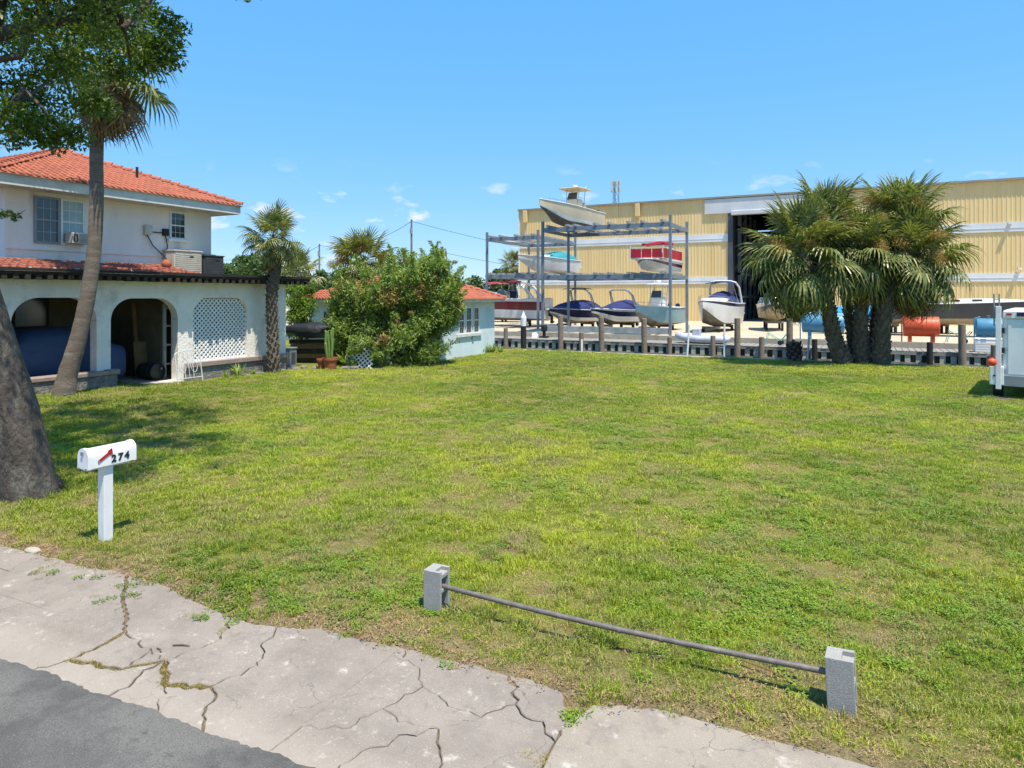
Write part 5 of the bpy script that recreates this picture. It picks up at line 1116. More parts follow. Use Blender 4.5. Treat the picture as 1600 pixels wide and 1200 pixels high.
for x0, x1 in bays:
    for z0, z1 in ((YZ, 4.5), (5.26, 9.15), (10.0, 14.0)): clad(x0 + .01, x1 - .01, z0, z1)
    for z0, z1 in ((4.5, 5.26), (9.15, 10.0)):
        m = MB(); m.box((x0 + .01, -.10, z0 + zo), (x1 - .01, 0, z1 + zo)); b = m.build('white_band', 'band', wh)
        m = MB(); m.box((x0 + .01, -.13, z0 + .30 + zo), (x1 - .01, -.101, z0 + .36 + zo)); m.build('rib', 'band', b)
m = MB(); m.box((wl_ - .15, -.32, 13.92 + zo), (DX1 + 36, .1, 14.12 + zo)); m.build('eave_trim', 'roof_trim', wh)
m = MB(); m.box((wl_ - .12, -.12, 0), (wl_, .05, 13.92 + zo)); m.build('corner_trim', 'band', wh)
for x in (wl_ + .9, onY(997, 400, YW).x): m = MB(); m.box((x - .28, -.4, 12.4 + zo), (x + .28, -.06, 13.9 + zo)); m.build('downpipe_head', 'yellow', wh, bevel=.05)
for px, py in ((1577, 349), (1592, 420), (1025, 443)): p = onY(px, py, YW); m = MB(); m.box((p.x - .15, -.55, p.z + zo - .1), (p.x + .15, -.1, p.z + zo + .1)); m.build('wall_lamp', 'band', wh)
m = MB(); m.box((DX0 - 3.0, -.22, 12.25 + zo), (DX1 + 3, -.02, 13.85 + zo)); m.build('door_header', 'door_header', wh)
m = MB(); m.box((DX0 - .1, -.75, 11.95 + zo), (DX1 + .2, -.23, 12.45 + zo)); m.build('rolled_door', 'door_header', wh, bevel=.08)
for xa, xb in ((DX0 - .5, DX0), (DX1, DX1 + .4)): m = MB(); m.box((xa, -.15, 0), (xb, .2, 12.2 + zo)); m.build('door_jamb', 'steel_dark', wh)
m = MB(); xr = DX1 + 36
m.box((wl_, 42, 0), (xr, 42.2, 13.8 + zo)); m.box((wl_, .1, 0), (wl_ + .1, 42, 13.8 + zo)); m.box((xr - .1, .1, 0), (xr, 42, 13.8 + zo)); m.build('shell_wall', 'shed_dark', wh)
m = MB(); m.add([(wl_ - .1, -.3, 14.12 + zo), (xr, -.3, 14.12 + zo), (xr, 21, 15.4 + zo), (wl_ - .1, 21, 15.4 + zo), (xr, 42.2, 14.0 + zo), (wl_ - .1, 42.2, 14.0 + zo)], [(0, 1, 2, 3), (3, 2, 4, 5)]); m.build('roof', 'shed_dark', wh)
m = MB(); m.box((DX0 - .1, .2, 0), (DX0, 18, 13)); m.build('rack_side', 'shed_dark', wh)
for i in range(4):
    y = 1.5 + i * 4
    m = MB(); m.box((DX0 + .3, y, 0), (DX0 + .65, y + .35, 12.5)); m.build('column', 'steel_dark', wh)
    for k in range(6): m = MB(); m.bar((DX0 + .5, y + .2, k * 2), (DX0 + .5, y + 3.8, k * 2 + 2), .12); m.build('brace', 'steel_dark', wh)
for k in range(1, 5): m = MB(); m.box((DX0 + .3, 1.5, k * 2.6), (DX0 + .6, 18, k * 2.6 + .25)); m.build('shelf_beam', 'rack_light', wh)
# ================================================================= RACKS
def rack(lab, x0, x1, y0, y1, levels, bunks, low=None):
    t = thing('boat_rack', lab, 'boat rack', (x0, y0, YZ)); W, D = x1 - x0, y1 - y0; top = levels[-1] - YZ
    for x in (0, W):
        for y in (0, D):
            m = MB(); m.box((x - .09, y - .09, 0), (x + .09, y + .09, top + .5)); m.build('post', 'rack', t); m = MB(); m.box((x - .25, y - .25, -.05), (x + .25, y + .25, .05)); m.build('base_plate', 'rack_light', t)
    for lv in levels:
        z = lv - YZ
        for y in (0, D): m = MB(); m.box((.12, y - .08, z - .32), (W - .12, y + .08, z)); m.build('beam', 'rack', t)
        for x in (0, W): m = MB(); m.box((x - .09, .12, z - .3), (x + .09, D - .12, z - .05)); m.build('side_beam', 'rack', t)
        for bx in bunks: m = MB(); m.box((bx * W - .09, -.5, z + .002), (bx * W + .09, D + .3, z + .16)); m.build('bunk', 'rack_light', t)
        for f in (.0, .5): m = MB(); m.bar((W * f + .1, .1, z - .2), (W * (f + .5) - .1, D - .1, z - .2), .07); m.build('brace', 'rack', t)
    if low: m = MB(); m.box((.15, -.16, low[0] - YZ), (W - .15, .16, low[1] - YZ)); m.build('ground_beam', 'rack_light', t)
    return t
rack('tall grey steel boat rack holding the cream boat and red deck boat', -21.75, -11.9, 47.9, 53.1, (4.7, 8.35), (.06, .22, .28, .44, .55, .7, .8, .95), (.42, .85))
rack('grey steel boat rack at the left holding the teal covered boat', -29.6, -24.6, 53.2, 61.8, (5.0, 8.3), (.1, .3, .6, .75, .92))
# ================================================================= BOATS
def cradle(lab, x, y, rz, L, zt, w=1.4):
    t = thing('boat_cradle', lab, 'cradle', (x, y, YZ), rz, 'cradles under the boats ashore')
    for yy in (-L * .28, L * .28):
        m = MB(); m.box((-w / 2, yy - .12, zt - .16 - YZ), (w / 2, yy + .12, zt - YZ + .02)); m.build('cross_beam', 'wood_pile', t)
        for x_ in (-w / 2 + .1, w / 2 - .1): m = MB(); m.box((x_ - .09, yy - .1, 0), (x_ + .09, yy + .1, zt - .16 - YZ)); m.build('leg', 'wood_black', t)
W_, N_ = 'gel_white', 'gel_navy'
def fence(ctx):
    th, st, L, B, H = ctx; z = H + .02
    for k in range(4):
        ya, yb = L * (.42 - .22 * k), L * (.42 - .22 * (k + 1)) + .06
        for s in (-1, 1): m = MB(); m.box((s * B * .47 - .03, yb, z + .1), (s * B * .47 + .03, ya, z + .75)); m.build('fence_panel', 'gel_red', th)
    for k in range(3): m = MB(); m.box((-B * .45 + k * B * .3 + .03, -L * .465, z + .1), (-B * .45 + (k + 1) * B * .3 - .03, -L * .455, z + .72)); m.build('fence_panel', 'gel_red', th)
    m = MB()
    for zz in (.06, .8):
        m.tube([(-B * .47, L * .43, z + zz), (-B * .47, -L * .46, z + zz), (B * .47, -L * .46, z + zz), (B * .47, L * .43, z + zz)], .03, 6)
    for y in (-.46, -.24, -.02, .2, .43):
        for s in (-1, 1): m.tube([(s * B * .47, L * y, z), (s * B * .47, L * y, z + .95)], .025, 5)
    m.build('fence_rail', 'gel_white', th); m = MB(); m.tube([(-B * .4, L * .1, z + 1.25), (0, L * .1, z + 1.38), (B * .4, L * .1, z + 1.25)], .13, 8); m.tube([(-B * .4, -L * .1, z + 1.2), (B * .4, -L * .1, z + 1.2)], .09, 8); m.build('folded_bimini', 'gel_red', th, smooth=True)
    for s in (-1, 1): m = MB(); m.tube([(s * B * .4, L * .1, z + 1.25), (s * B * .45, L * .2, z + .8)], .02, 5); m.tube([(s * B * .4, -L * .1, z + 1.2), (s * B * .45, L * .2, z + .8)], .02, 5); m.build('bimini_frame', 'chrome', th)
    for x in (-.6, .6): m = MB(); m.box((x - .45, -L * .4, z), (x + .45, -L * .15, z + .55)); m.build('seat', 'gel_white', th, bevel=.05)
# on the racks
boat('center_console_boat', 'cream center console boat with hard top on the top rack', 7.6, 2.6, 1.45, (-20.4, 50.2, 8.53), R(-7), ['bottom', 'gel_white', 'gel_cream', 'gel_cream', 'gel_cream'], [(ttop, dict(y=.1, h=1.75, w=1.9, l=2.3, sheet='canvas_cream', matn='gel_cream')), (railing, dict(y0=-.2, h=.15)), (outboard, dict(x=-.35)), (outboard, dict(x=.35))], sheer=.22, bands=(.22, .6))
boat('runabout_boat', 'white runabout with teal canvas cover on the left rack', 8.4, 2.6, 1.3, (-25.3, 56.9, 5.18), R(-6), ['gel_white', 'gel_white', 'gel_white', 'gel_white', 'gel_white'], [(cabin, dict(y0=.1, y1=-.4, h=.35)), (cover, dict(y0=.46, y1=-.16, h=.8, matn='canvas_teal', drop=.12)), (drive, {})])
boat('deck_boat', 'white deck boat with red fence panels on the middle rack', 6.4, 2.5, .85, (-13.45, 50.3, 4.88), 0, ['gel_white', 'gel_white', 'gel_maroon', 'gel_white', 'gel_white'], [(fence, {}), (outboard, {})], sheer=.04, fore=4.5, bow=.3)
# ashore in a row
def ashore(px, y, name, lab, L, B, H, rz, mats, ex, zk=.42, **kw):
    x = onY(px, 462, y).x; boat(name, lab, L, B, H, (x, y, YZ + zk), R(rz), mats, ex, **kw); cradle('low wooden cradle under the ' + lab, x, y, R(rz), L, YZ + zk + .03)
ashore(784, 57.5, 'cabin_cruiser', 'maroon and white cabin cruiser behind the cottage', 9.4, 3.1, 2.05, -83, ['bottom_tan', W_, 'gel_maroon', W_, W_], [(cabin, dict(y0=.05, y1=-.4, h=.55)), (windshield, dict(y=-.0, h=.75, side=1.2)), (bimini, dict(y0=.24, y1=.02, h=1.5, matn='canvas_maroon', legs=True)), (arch, dict(y=.36, h=1.45, rake=1.3, r=.09, matn='gel_white', n=2, gap=.3)), (drive, {}), (railing, dict(h=.5))], .55, bands=(.42, .85), dead=.2)
ashore(900, 56.5, 'ski_boat', 'navy ski boat with black bimini top, second in the row', 6.3, 2.4, 1.2, -14, ['bottom_tan', W_, N_, N_, N_], [(cover, dict(y0=.48, y1=-.5, h=.85, matn='canvas_navy', drop=.1)), (railing, dict(y0=-.3, h=.12)), (arch, dict(y=.18, h=1.75, rake=.8, r=.05, n=2, gap=.3)), (bimini, dict(y0=.2, y1=-.12, h=1.85, w=.8, matn='canvas_black', camber=.08, legs=False)), (drive, {})], .42, bands=(.28, .55))
ashore(963, 56.5, 'wakeboard_boat', 'white and navy boat with chrome arch and navy cover', 6.3, 2.45, 1.25, -14, ['bottom', W_, N_, W_, W_], [(cover, dict(y0=.48, y1=-.22, h=.85, matn='canvas_navy', drop=.06)), (railing, dict(y0=-.25, h=.12)), (arch, dict(y=.2, h=1.65, rake=.9, r=.055, n=2, gap=.35)), (drive, {})], .40, bands=(.42, .8))
ashore(1026, 55.5, 'center_console_boat', 'pale blue center console boat ashore', 7.4, 2.9, 1.55, -6, ['bottom_tan', 'gel_lblue', 'gel_lblue', 'gel_lblue', W_], [(ttop, dict(y=.05, h=2.0, w=1.8, l=1.9)), (railing, dict(y0=-.1, h=.25)), (outboard, dict(x=-.4, matn='gel_navy')), (outboard, dict(x=.4, matn='gel_navy'))], .35, bands=(.3, .7))
ashore(1122, 57.0, 'sport_cruiser', 'white sport cruiser with blue stripe and navy canvas', 7.6, 2.8, 1.85, -4, ['bottom', W_, W_, N_, W_], [(cabin, dict(y0=-.05, y1=-.45, h=.38, w=.8)), (cover, dict(y0=.42, y1=-.2, h=1.0, matn='canvas_navy', ov=.86, drop=-.02)), (arch, dict(y=.34, h=1.75, rake=1.0, r=.085, matn='gel_white', n=1)), (bimini, dict(y0=.3, y1=.02, h=1.65, w=.8, matn='canvas_navy', legs=True)), (railing, dict(h=.38)), (drive, {})], .40, bands=(.5, .82), fore=2.8, dead=.2)
ashore(1208, 61.0, 'bowrider_boat', 'white bowrider with tan bottom before the dark warehouse door', 6.6, 2.6, 1.35, 9, ['bottom_tan', 'bottom_tan', 'gel_dark', W_, W_], [(windshield, dict(y=.0, h=.55)), (railing, dict(h=.25)), (outboard, {})], .75, bands=(.35, .75), fore=3.6)
ashore(1335, 57.5, 'tarped_boat', 'small boat under a bright blue tarp behind the palm trunks', 5.6, 2.2, .95, -70, ['bottom_tan', 'bottom_tan', W_, W_, W_], [(cover, dict(y0=.5, y1=-.5, h=.75, matn='canvas_blue', drop=.3))], .5)
ashore(1435, 60.5, 'cuddy_boat', 'navy and white cuddy boat behind the orange tank', 6.2, 2.4, 1.2, -78, ['bottom_tan', N_, N_, W_, W_], [(cabin, dict(y0=.2, y1=-.3, h=.7)), (windshield, dict(y=.1, h=.5)), (railing, dict(h=.35))], .7)
ashore(1498, 57.0, 'racing_boat', 'long charcoal racing boat with white deck at the right', 10.6, 2.5, 1.45, 84, ['bottom_tan', 'gel_dark', 'gel_dark', 'gel_dark', W_], [(cabin, dict(y0=.0, y1=-.4, h=.3)), (windshield, dict(y=.12, h=.3))], .85, sheer=.22, bands=(.12, .6), fore=1.8, dead=.42)
ashore(752, 66.0, 'flybridge_cruiser', 'white cruiser with red canvas above the cottage roof end', 9.5, 3.2, 1.9, -80, ['bottom_tan', W_, 'gel_red', W_, W_], [(cabin, dict(y0=.1, y1=-.35, h=.9)), (windshield, dict(y=-.02, h=.9)), (bimini, dict(y0=.3, y1=.05, h=1.7, matn='gel_red')), (railing, dict(h=.5))], .6, bands=(.6, .75))
# grey inflatable on the dock
p = onY(1100, 530, 46.0); t = thing('inflatable_dinghy', 'grey inflatable dinghy lying on the dock', 'dinghy', (p.x, 46.15, .02), R(4))
m = MB(); path = [(1.6, -.6, .26), (.6, -.62, .26), (-.6, -.6, .28), (-1.3, -.42, .36), (-1.7, 0, .46), (-1.3, .42, .36), (-.6, .6, .28), (.6, .62, .26), (1.6, .6, .26)]
pp = []; 
for a, b in zip(path, path[1:]): pp += [Vector(a).lerp(Vector(b), k / 4) for k in range(4)]
pp.append(Vector(path[-1])); m.tube(pp, [.08] + [.24] * (len(pp) - 2) + [.08], 14); m.build('tube', 'inflatable', t, smooth=True)
m = MB(); m.box((-1.2, -.5, .06), (1.35, .5, .12)); m.build('floor', 'rack_light', t); m = MB(); m.box((1.2, -.5, .06), (1.28, .5, .62)); m.build('transom', 'gel_white', t); m = MB(); m.box((-.1, -.5, .34), (.2, .5, .42)); m.build('seat', 'rack_light', t)
m = MB(); m.box((-.75, -.35, .12), (-.25, .35, .95)); m.build('console', 'inflatable', t, bevel=.06)
# ================================================================= TANKS AND DOCK CLUTTER
def tank(px0, px1, ptop, pbot, y, matn, lab):
    a, b = onY(px0, pbot, y), onY(px1, ptop, y); L = b.x - a.x; r = (b.z - a.z) / 2; c = ((a.x + b.x) / 2, y, a.z + r); t = thing('fuel_tank', lab, 'tank', (c[0], y, YZ)); z = c[2] - YZ; h = L / 2
    m = MB(); m.lathe([(.001, -h - .05), (r * .6, -h - .04), (r * .97, -h), (r, -h + .03), (r, -.02), (r * 1.012, -.018), (r * 1.012, .018), (r, .02), (r, h - .03), (r * .97, h), (r * .6, h + .04), (.001, h + .05)], 28, (0, 0, z), axis='x'); m.build('shell', matn, t, smooth=True, angle=50)
    for x in (-h * .65, h * .65):
        m = MB(); m.box((x - .09, -r * .75, 0), (x + .09, r * .75, z - r * .7)); m.build('saddle', matn, t)
    for x in (-h * .4, 0, h * .5): m = MB(); m.lathe([(.06, 0), (.06, .14), (.09, .14), (.09, .18), (.001, .18)], 10, (x, 0, z + r - .02)); m.build('fitting', 'grey_metal', t)
    for x in (-.0,): m = MB(); m.tube([(x + .03, -r - .02, z + .1), (x + .03, -r * .72, z - r * .72)], .012, 5); m.build('gauge_tube', 'wood_black', t)
    m = MB(); m.tube([(-h - .12, -r * .5, 0), (-h - .12, -r * .5, z + r), (-h + .2, 0, z + r + .08)], .035, 6); m.build('vent_pipe', matn, t)
tank(1254, 1319, 491, 519, 48.5, 'blue_tank', 'blue cylindrical tank left of the palm clump'); tank(1412, 1467, 495, 525, 48.3, 'orange', 'orange cylindrical tank right of the palm clump'); tank(1525, 1590, 498, 526, 48.2, 'blue_tank', 'blue cylindrical tank beside the white trailer')
p = onY(1543, 545, 46.2); t = thing('slatted_crate', 'white slatted crate on the dock below the blue tank', 'crate', (p.x, 46.2, 0))
for x in (-.55, .55): m = MB(); m.box((x - .05, -.4, 0), (x + .05, .4, .72)); m.build('end_panel', 'white', t)
for k in range(5): m = MB(); m.box((-.62, -.43, .03 + k * .14), (.62, -.401, .13 + k * .14)); m.build('slat', 'white', t)
m = MB(); m.box((-.64, -.45, .721), (.64, .45, .76)); m.build('lid', 'white', t)
M['turq'] = mat('turquoise_tube', '6FC0B4', '5FAFA4', .5, 3)
for px, pb, y, lab in ((1212, 535, 46.4, 'turquoise tube dock cart left of the stump'), (1497, 530, 48.9, 'turquoise tube frame beside the tall grey piling')):
    p = onY(px, pb, y); t = thing('dock_cart', lab, 'cart', (p.x, y, .02 if y < 47.5 else YZ)); m = MB()
    for s in (-.5, .5): m.tube([(-.6, s * .8, .05), (-.45, s * .8, .75), (.3, s * .8, .25), (.65, s * .8, .7)], .028, 6)
    m.tube([(-.45, -.4, .75), (-.45, .4, .75)], .028, 6); m.tube([(.65, -.4, .7), (.65, .4, .7)], .028, 6); m.tube([(.3, -.4, .25), (.3, .4, .25)], .028, 6); m.build('frame', 'turq', t)
    for s in (-.42, .42): m = MB(); m.lathe([(.001, -.03), (.14, -.03), (.16, 0), (.14, .03), (.001, .03)], 12, (.3, s, .16), axis='y'); m.build('wheel', 'black', t)
p = onY(845, 531, 46.0); t = thing('outboard_stand', 'black outboard motor on a stand at the foot of the rack', 'outboard motor', (p.x, 46.6, .02)); 
m = MB(); m.lathe([(.001, .95), (.2, .93), (.26, .7), (.22, .5), (.1, .45)], 12); m.build('cowl', 'black', t, smooth=True); m = MB(); m.box((-.08, -.1, .1), (.08, .1, .5)); m.box((-.3, -.25, 0), (.3, .25, .1)); m.build('stand', 'wood_black', t)
p = onY(833, 531, 46.0); stone((p.x, 46.3, .0), (.45, .3, .35), 'white sack lying on the dock by the black outboard motor', 'sack', 'gel_white', 'sack', 8)
for px, y, z1, lab in ((1388, 46.0, 1.7, 'white dock power post between the palm trunks'),):
    p = onY(px, 500, y); t = thing('dock_post', lab, 'post', (p.x, y, .0)); m = MB(); m.box((-.08, -.08, 0), (.08, .08, z1)); m.build('post', 'white', t); m = MB(); m.box((-.16, -.14, z1 - .5), (.16, .14, z1)); m.build('power_box', 'white', t, bevel=.03)
# ================================================================= TRAILER at the right edge
c = onD(1566, 612, 20.8); tr_ = thing('cargo_trailer', 'white box trailer parked at the right edge of the lawn', 'trailer', (c.x, c.y, gz(c.x, c.y)), R(-12))
zb, zt_, Wt, Lt = .46, 2.72, 2.3, 4.6
m = MB(); m.box((0, 0, zb), (Wt, Lt, zt_)); m.build('body', 'trailer', tr_, bevel=.10)
m = MB(); m.box((.14, -.03, zb + .30), (Wt - .14, -.004, zt_ - .3)); m.build('rear_door', 'trailer', tr_, bevel=.012)
m = MB(); m.box((.02, -.06, zt_ - .27), (Wt - .02, -.005, zt_ - .04)); m.build('rear_header', 'white', tr_, bevel=.03)
m = MB(); m.box((.03, -.08, zb - .06), (Wt - .03, -.004, zb + .27)); m.build('bumper', 'grey_metal', tr_, bevel=.015)
m = MB(); m.box((.1, -.075, zt_ - .17), (.24, -.061, zt_ - .11)); m.build('marker_light', 'red', tr_); m = MB(); m.box((.36, -.075, zt_ - .2), (.66, -.061, zt_ - .08)); m.build('vent_slot', 'gel_navy', tr_)
m = MB(); m.box((-.16, -.12, .30), (-.02, -.02, zt_ + .1)); m.build('rear_frame_post', 'white', tr_, bevel=.01)
for x in (-.20, -.07): m = MB(); m.tube([(x, -.07, zt_ - .5), (x, -.07, zt_ + .48)], .022, 6); m.build('ladder_rail', 'grey_metal', tr_)
for k in range(4): m = MB(); m.tube([(-.20, -.07, zt_ - .35 + k * .22), (-.07, -.07, zt_ - .35 + k * .22)], .014, 6); m.build('ladder_rung', 'grey_metal', tr_)
for z in (.75, 1.4, 2.0): m = MB(); m.box((-.015, -.05, z), (.06, -.012, z + .16)); m.build('hinge', 'black', tr_)
m = MB(); m.box((-.32, -.10, .42), (.05, .5, 1.0)); m.build('fender', 'white', tr_, bevel=.03)
m = MB(); m.box((-.22, -.112, .68), (-.08, -.101, .73)); m.build('fender_slot', 'black', tr_)
for y in (.45, 3.2):
    for x in (-.15, Wt - .1): m = MB(); m.lathe([(.001, -.13), (.26, -.13), (.32, -.10), (.335, -.05), (.335, .05), (.32, .10), (.26, .13), (.001, .13)], 20, (x + (.02 if x < 0 else 0), y, .33), axis='x'); w_ = m.build('wheel', 'black', tr_, smooth=True); m = MB(); m.lathe([(.001, -.14), (.17, -.14), (.19, -.131), (.001, -.131)], 16, (x + .02, y, .33), axis='x'); m.build('rim', 'grey_metal', w_)
m = MB(); m.box((.2, .2, .36), (Wt - .2, Lt - .2, zb + .01)); m.build('chassis', 'wood_black', tr_)
m = MB(); m.bar((Wt / 2, Lt, .45), (Wt / 2, Lt + 1.2, .45), .12); m.build('tow_bar', 'wood_black', tr_); m = MB(); m.tube([(Wt / 2, Lt + 1.1, -.02), (Wt / 2, Lt + 1.1, .55)], .05, 8); m.build('jack_leg', 'grey_metal', tr_)
b_ = onD(1550, 566, 20.7); m = MB(); r = .125; bu = thing('buoy', 'orange ball buoy hanging beside the trailer', 'buoy', (b_.x, b_.y, b_.z))
m.lathe([(.001, -r)] + [(r * math.cos(a), r * math.sin(a)) for a in [-1.3 + .26 * k for k in range(11)]] + [(.02, r), (.02, r + .03), (.001, r + .03)], 16); m.build('ball', 'buoy', bu, smooth=True)
m = MB(); m.tube([(0, 0, r), (.02, .0, r + .2), (.10, .06, r + .36)], .008, 5); m.build('rope', 'cable', bu)
m = MB(); p2 = c + Vector((-.16, -.1, 0)); m.box((-.3, -.3, 0), (.5, .25, .035)); tag(m.build('wood_pad', 'wood_grey', loc=(p2.x, p2.y + .35, gz(p2.x, p2.y)), rz=R(-12)), 'grey plank lying under the trailer wheel', 'plank')
# twig and debris on the road and pavement
for i, (px, py, l, lab) in enumerate(((290, 1179, .09, 'small dark leaf curl on the asphalt'), (283, 1010, .16, 'dry twig on the pavement crack'), (248, 1017, .1, 'short dry twig near the grassy pavement crack'), (1435, 896, .55, 'dry fallen palm stalk lying in the lawn'), (1190, 1060, .35, 'dry stalk lying under the pipe near the right block'))):
    g = G(px, py); z = (.009 if g.y < 5 else gz(g.x, g.y) + .05); rr = random.Random(i); a = rr.uniform(0, 3) if i < 3 else -.3; m = MB()
    m.tube([(-l / 2 * math.cos(a), -l / 2 * math.sin(a), 0), (0, .012, .002), (l / 2 * math.cos(a), l / 2 * math.sin(a), 0)], [.006, .008, .004], 5); tag(m.build('twig', 'olive_dry' if i > 2 else 'stem', loc=(g.x, g.y, z)), lab, 'twig')
# ================================================================= GRASS (uncountable: one object of instanced tufts)
def blade_clump(name, n, rad, h0, h1, w, matn, lean=.5, seed=0, flat=False):
    rg = np.random.default_rng(seed); rr = rad * np.sqrt(rg.random(n)); a = rg.random(n) * 6.283; p = np.stack([rr * np.cos(a), rr * np.sin(a), np.zeros(n)], 1)
    h = h0 + (h1 - h0) * rg.random(n); az = a + rg.normal(0, 1.1, n); ln = lean * rg.random(n) + .1
    d = np.stack([np.cos(az), np.sin(az), 0 * az], 1); ft = rg.random(n) * 6.283; s = np.stack([np.cos(ft), np.sin(ft), 0 * az], 1) * (w * (.6 + .7 * rg.random(n)))[:, None]
    up = np.array([0, 0, 1.]); mid = p + d * (h * ln * .35)[:, None] + up * (h * .6)[:, None]; tip = p + d * (h * ln * 1.2)[:, None] + up * (h * (1 - .45 * ln))[:, None]
    V = np.stack([p - s * .6 - up * .01, p + s * .6 - up * .01, mid + s * .55, mid - s * .55, tip], 1).reshape(-1, 3); b = np.arange(n)[:, None] * 5
    F3 = np.concatenate([b + [0, 1, 2], b + [0, 2, 3], b + [3, 2, 4]], 0)
    o = npmesh(name, V, F3, [matn]); COL.objects.unlink(o); return o
def weed_clump(name, n, rad, matn, size, seed=0, asp=.75):
    rg = np.random.default_rng(seed); rr = rad * np.sqrt(rg.random(n)); a = rg.random(n) * 6.283; c = np.stack([rr * np.cos(a), rr * np.sin(a), .012 + .035 * rg.random(n)], 1)
    nr = rg.normal(0, .38, (n, 3)); nr[:, 2] = 1; nr /= np.linalg.norm(nr, axis=1)[:, None]; u = np.cross(nr, rg.normal(size=(n, 3))); u /= np.linalg.norm(u, axis=1)[:, None]; v = np.cross(nr, u); s = (size * (.6 + .8 * rg.random(n)))[:, None]
    V = np.stack([c - u * s, c - v * s * asp, c + u * s, c + v * s * asp], 1).reshape(-1, 3); o = npmesh(name, V, np.arange(4 * n).reshape(-1, 4), [matn]); COL.objects.unlink(o); return o
coll = bpy.data.collections.new('tufts'); M['litter'] = mat('dry_leaf_litter', 'A98B62', '6E553A', .8, 40, kind='World')
protos = [blade_clump('tuft_a', 38, .06, .025, .065, .0042, 'grass', .8, 1), blade_clump('tuft_b', 34, .065, .03, .085, .0044, 'grass', 1.0, 2), blade_clump('tuft_c', 30, .05, .06, .13, .0046, 'grass', .9, 3),
          weed_clump('tuft_d', 60, .085, 'weed', .009, 4), blade_clump('tuft_e', 40, .09, .008, .03, .004, 'thatch', 2.2, 5), blade_clump('tuft_f', 50, .05, .015, .05, .0032, 'moss', 1.0, 6), weed_clump('tuft_g', 50, .09, 'weed', .012, 7)]
protos.append(weed_clump('tuft_h', 12, .14, 'litter', .016, 9, .28))
for o in protos: coll.objects.link(o)
rg = np.random.default_rng(21)
def blobs(lst): return [(G(a, b).x, G(a, b).y, r) for a, b, r in lst]
BARE = blobs([(1040, 826, .45), (1200, 882, .35), (830, 916, .35), (1300, 900, .5), (1500, 868, .6), (860, 975, .25), (640, 985, .4), (1180, 1080, .4), (1150, 762, .4), (1095, 752, .3), (560, 850, .35), (480, 790, .4), (960, 800, .4), (1420, 690, .5), (1530, 780, .4), (120, 790, .3), (310, 700, .3), (1360, 985, .35), (750, 940, .2), (1000, 770, .35), (560, 560 + 200, .4), (690, 860, .25), (1290, 1100, .25), (1480, 1160, .3)])
WEED = blobs([(430, 915, 1.0), (620, 930, .6), (1250, 845, 1.1), (1150, 830, .7), (850, 762, .6), (520, 870, .5), (1400, 880, .6), (330, 880, .5), (1090, 755, .5), (1270, 600, 3), (1330, 760, 1.5), (1520, 940, .8)])
rgb = np.random.default_rng(5)
for _ in range(170):
    g = (rgb.uniform(-22, 9), rgb.uniform(8, 35)); BARE.append((g[0], g[1], rgb.uniform(.2, .6)))
for _ in range(70): WEED.append((rgb.uniform(-22, 9), rgb.uniform(7, 35), rgb.uniform(.3, 1.3)))
def field(P, bl):
    f = np.zeros(len(P))
    for x, y, r in bl: f = np.maximum(f, np.exp(-((P[:, 0] - x) ** 2 + (P[:, 1] - y) ** 2) / (r * r)))
    return f
edge_pts = [(-26, 4.6), (-14, 4.62)] + [nd[k] for k in ('a1', 'a2', 'a3', 'a4', 'a5', 'a6', 'a7', 'a8', 'a9', 'a10', 'a11', 'a12', 's1', 's2', 's3', 's4', 's5', 's6', 's7')]
ex_, ey_ = np.array([p[0] for p in edge_pts]), np.array([p[1] for p in edge_pts]); od = np.argsort(ex_); ex_, ey_ = ex_[od], ey_[od]
pts = []; rot = []; scl = []; var = []
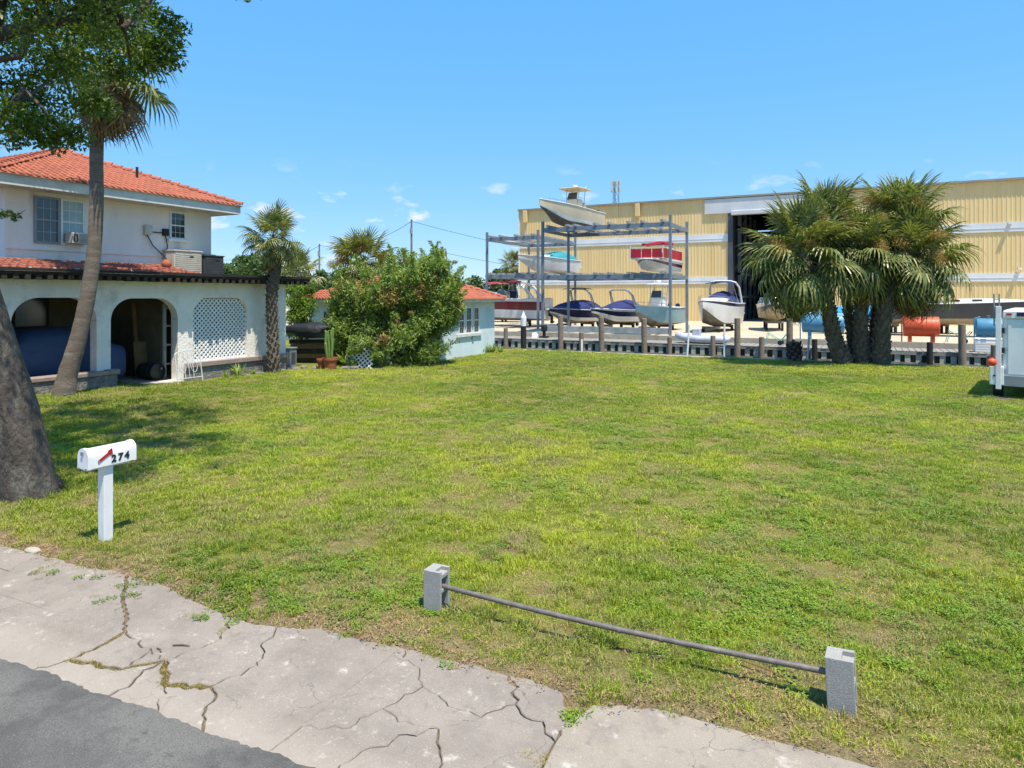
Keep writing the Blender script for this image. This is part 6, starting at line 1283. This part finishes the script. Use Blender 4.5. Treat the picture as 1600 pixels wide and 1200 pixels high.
def scatter(d0, d1, dens, sxy, sz):
    n = int(dens * (.95 * (d1 * d1 - d0 * d0))); d = np.sqrt(d0 * d0 + (d1 * d1 - d0 * d0) * rg.random(n)); X = d * rg.uniform(-.95, .95, n)
    P = np.stack([X * CC - d * SS, X * SS + d * CC], 1); x, y = P[:, 0], P[:, 1]
    eY = np.interp(x, ex_, ey_); ok = (y > eY - .03 + .05 * np.sin(x * 7) * np.sin(x * 3.1)) & (y < 35.34)
    ok &= ~((x < -21.4) & (y < 22.6)) & ~((x < -17.93) & (y > 27.5) & (y < 33.3)) & ~((x < -20.3) & (y > 21)) & ~((x < -19.3) & (y > 24)) & ~((x < -17.7) & (y > 33))
    ok &= ((x - tb.x) ** 2 + (y - tb.y) ** 2 > .5 ** 2)
    for q_ in (pL, pR): ok &= ~((abs(x - q_.x) < .12) & (abs(y - yb_) < .12))
    bare = field(P, BARE); edge = np.clip(1 - (y - eY) / .75, 0, 1) * (.7 + .5 * np.sin(x * 2.3) * np.sin(x * 5.1 + 1)); lump = .5 + .5 * np.sin(x * 3.7 + 2 * np.sin(y * 2.1)) * np.sin(y * 4.3 + 1.5 * np.sin(x * 1.9)); br = np.maximum(np.maximum(bare * 1.15, edge * .9), .35 * lump).clip(0, .97)
    r = rg.random(n); green = r > br; th = (~green) & (rg.random(n) < .55); ok &= green | th
    wd = field(P, WEED); v = np.where(rg.random(n) < wd * .6, 3, rg.choice([0, 0, 1, 1, 2], n, p=[.25, .25, .2, .2, .1])); v = np.where((v == 3) & (rg.random(n) < .2), 6, v)
    tall = np.sin(x * .9 + 1) * np.sin(y * .8 + x * .3); v = np.where((v < 3) & (tall > .45) & (rg.random(n) < .6), 2, v); v = np.where(th & ~green, 4, v)
    sc = np.where(v == 4, 1, 1) * (.75 + .5 * rg.random(n)); hs_ = sz * (.7 + .55 * rg.random(n)) * (1 - .35 * br)
    P, v, sc, hs_ = P[ok], v[ok], sc[ok], hs_[ok]
    for (x, y), a, b, c in zip(P, v, sc, hs_): pts.append((x, y, gz(x, y))); scl.append((b * sxy, b * sxy, c)); var.append(int(a)); rot.append((rg.normal(0, .08), rg.normal(0, .08), rg.random() * 6.28))
scatter(4.4, 9, 175, 1.0, 1.0); scatter(9, 16, 105, 1.35, 1.05); scatter(16, 26, 85, 1.5, 1.1); scatter(26, 41, 52, 1.9, 1.2)
for _ in range(550):                              # fallen leaves along the pavement edge and under the oak
    if rg.random() < .7: x = rg.uniform(-10, 2.5); y = float(np.interp(x, ex_, ey_)) + rg.exponential(.28)
    else: x = tb.x + rg.normal(0, 1.6); y = tb.y + rg.normal(0, 1.3)
    if y < 4.7: continue
    pts.append((x, y, gz(x, y) + .005)); scl.append((1, 1, 1)); var.append(7); rot.append((0, 0, rg.random() * 6.28))
# dry grass growing in the wide cracks
for fs_, w_ in wide.items():
    if w_ < .024: continue
    a, b = tuple(fs_); sg = jag(a, b)
    for p, q_ in zip(sg, sg[1:]):
        for k in range(max(2, int((q_ - p).length / .022 * w_ / .03))):
            if rg.random() < .12: continue
            s = p.lerp(q_, rg.random()); j = w_ * .28
            pts.append((s.x + rg.normal(0, j), s.y + rg.normal(0, j), -.018)); k_ = rg.uniform(.45, .85); scl.append((k_, k_, k_ * 1.1)); var.append(5 if rg.random() < .85 else 4); rot.append((0, 0, rg.random() * 6.28))
for px, py, n in ((895, 1118, 26), (1017, 1215, 4), (842, 1187, 10), (165, 942, 6), (306, 963, 8), (72, 890, 8), (62, 895, 5), (200, 905, 6), (205, 930, 10), (372, 968, 10), (355, 990, 5), (128, 910, 3), (705, 1040, 4)):
    for k in range(n):
        g = G(px + rg.normal(0, 11), py + rg.normal(0, 6)); pts.append((g.x, g.y, -.01)); k_ = rg.uniform(.5, .9); scl.append((k_, k_, k_)); var.append(int(rg.choice([0, 5, 5, 4, 6]))); rot.append((0, 0, rg.random() * 6.28))
me = bpy.data.meshes.new('lawn_grass'); me.vertices.add(len(pts)); me.vertices.foreach_set('co', np.array(pts, np.float32).ravel())
for nm, ty, da, key in (('rot', 'FLOAT_VECTOR', rot, 'vector'), ('scl', 'FLOAT_VECTOR', scl, 'vector'), ('var', 'INT', var, 'value')):
    at_ = me.attributes.new(nm, ty, 'POINT'); at_.data.foreach_set(key, np.array(da, np.float32 if ty != 'INT' else np.int32).ravel())
lawn = bpy.data.objects.new('lawn_grass', me); COL.objects.link(lawn); tag(lawn, 'patchy green lawn grass with weeds over the whole lot', 'grass', kind='stuff')
ng = bpy.data.node_groups.new('tuft_scatter', 'GeometryNodeTree'); ng.interface.new_socket('Geometry', in_out='INPUT', socket_type='NodeSocketGeometry'); ng.interface.new_socket('Geometry', in_out='OUTPUT', socket_type='NodeSocketGeometry')
N = ng.nodes; gi = N.new('NodeGroupInput'); go = N.new('NodeGroupOutput'); ip = N.new('GeometryNodeInstanceOnPoints'); ci = N.new('GeometryNodeCollectionInfo')
ci.inputs['Collection'].default_value = coll; ci.inputs['Separate Children'].default_value = True; ci.inputs['Reset Children'].default_value = True; ip.inputs['Pick Instance'].default_value = True
def attr(nm, ty): a = N.new('GeometryNodeInputNamedAttribute'); a.data_type = ty; a.inputs['Name'].default_value = nm; return a.outputs['Attribute']
l = ng.links; l.new(gi.outputs[0], ip.inputs['Points']); l.new(ci.outputs[0], ip.inputs['Instance']); l.new(attr('var', 'INT'), ip.inputs['Instance Index']); l.new(attr('rot', 'FLOAT_VECTOR'), ip.inputs['Rotation']); l.new(attr('scl', 'FLOAT_VECTOR'), ip.inputs['Scale']); l.new(ip.outputs[0], go.inputs[0])
lawn.modifiers.new('tufts', 'NODES').node_group = ng
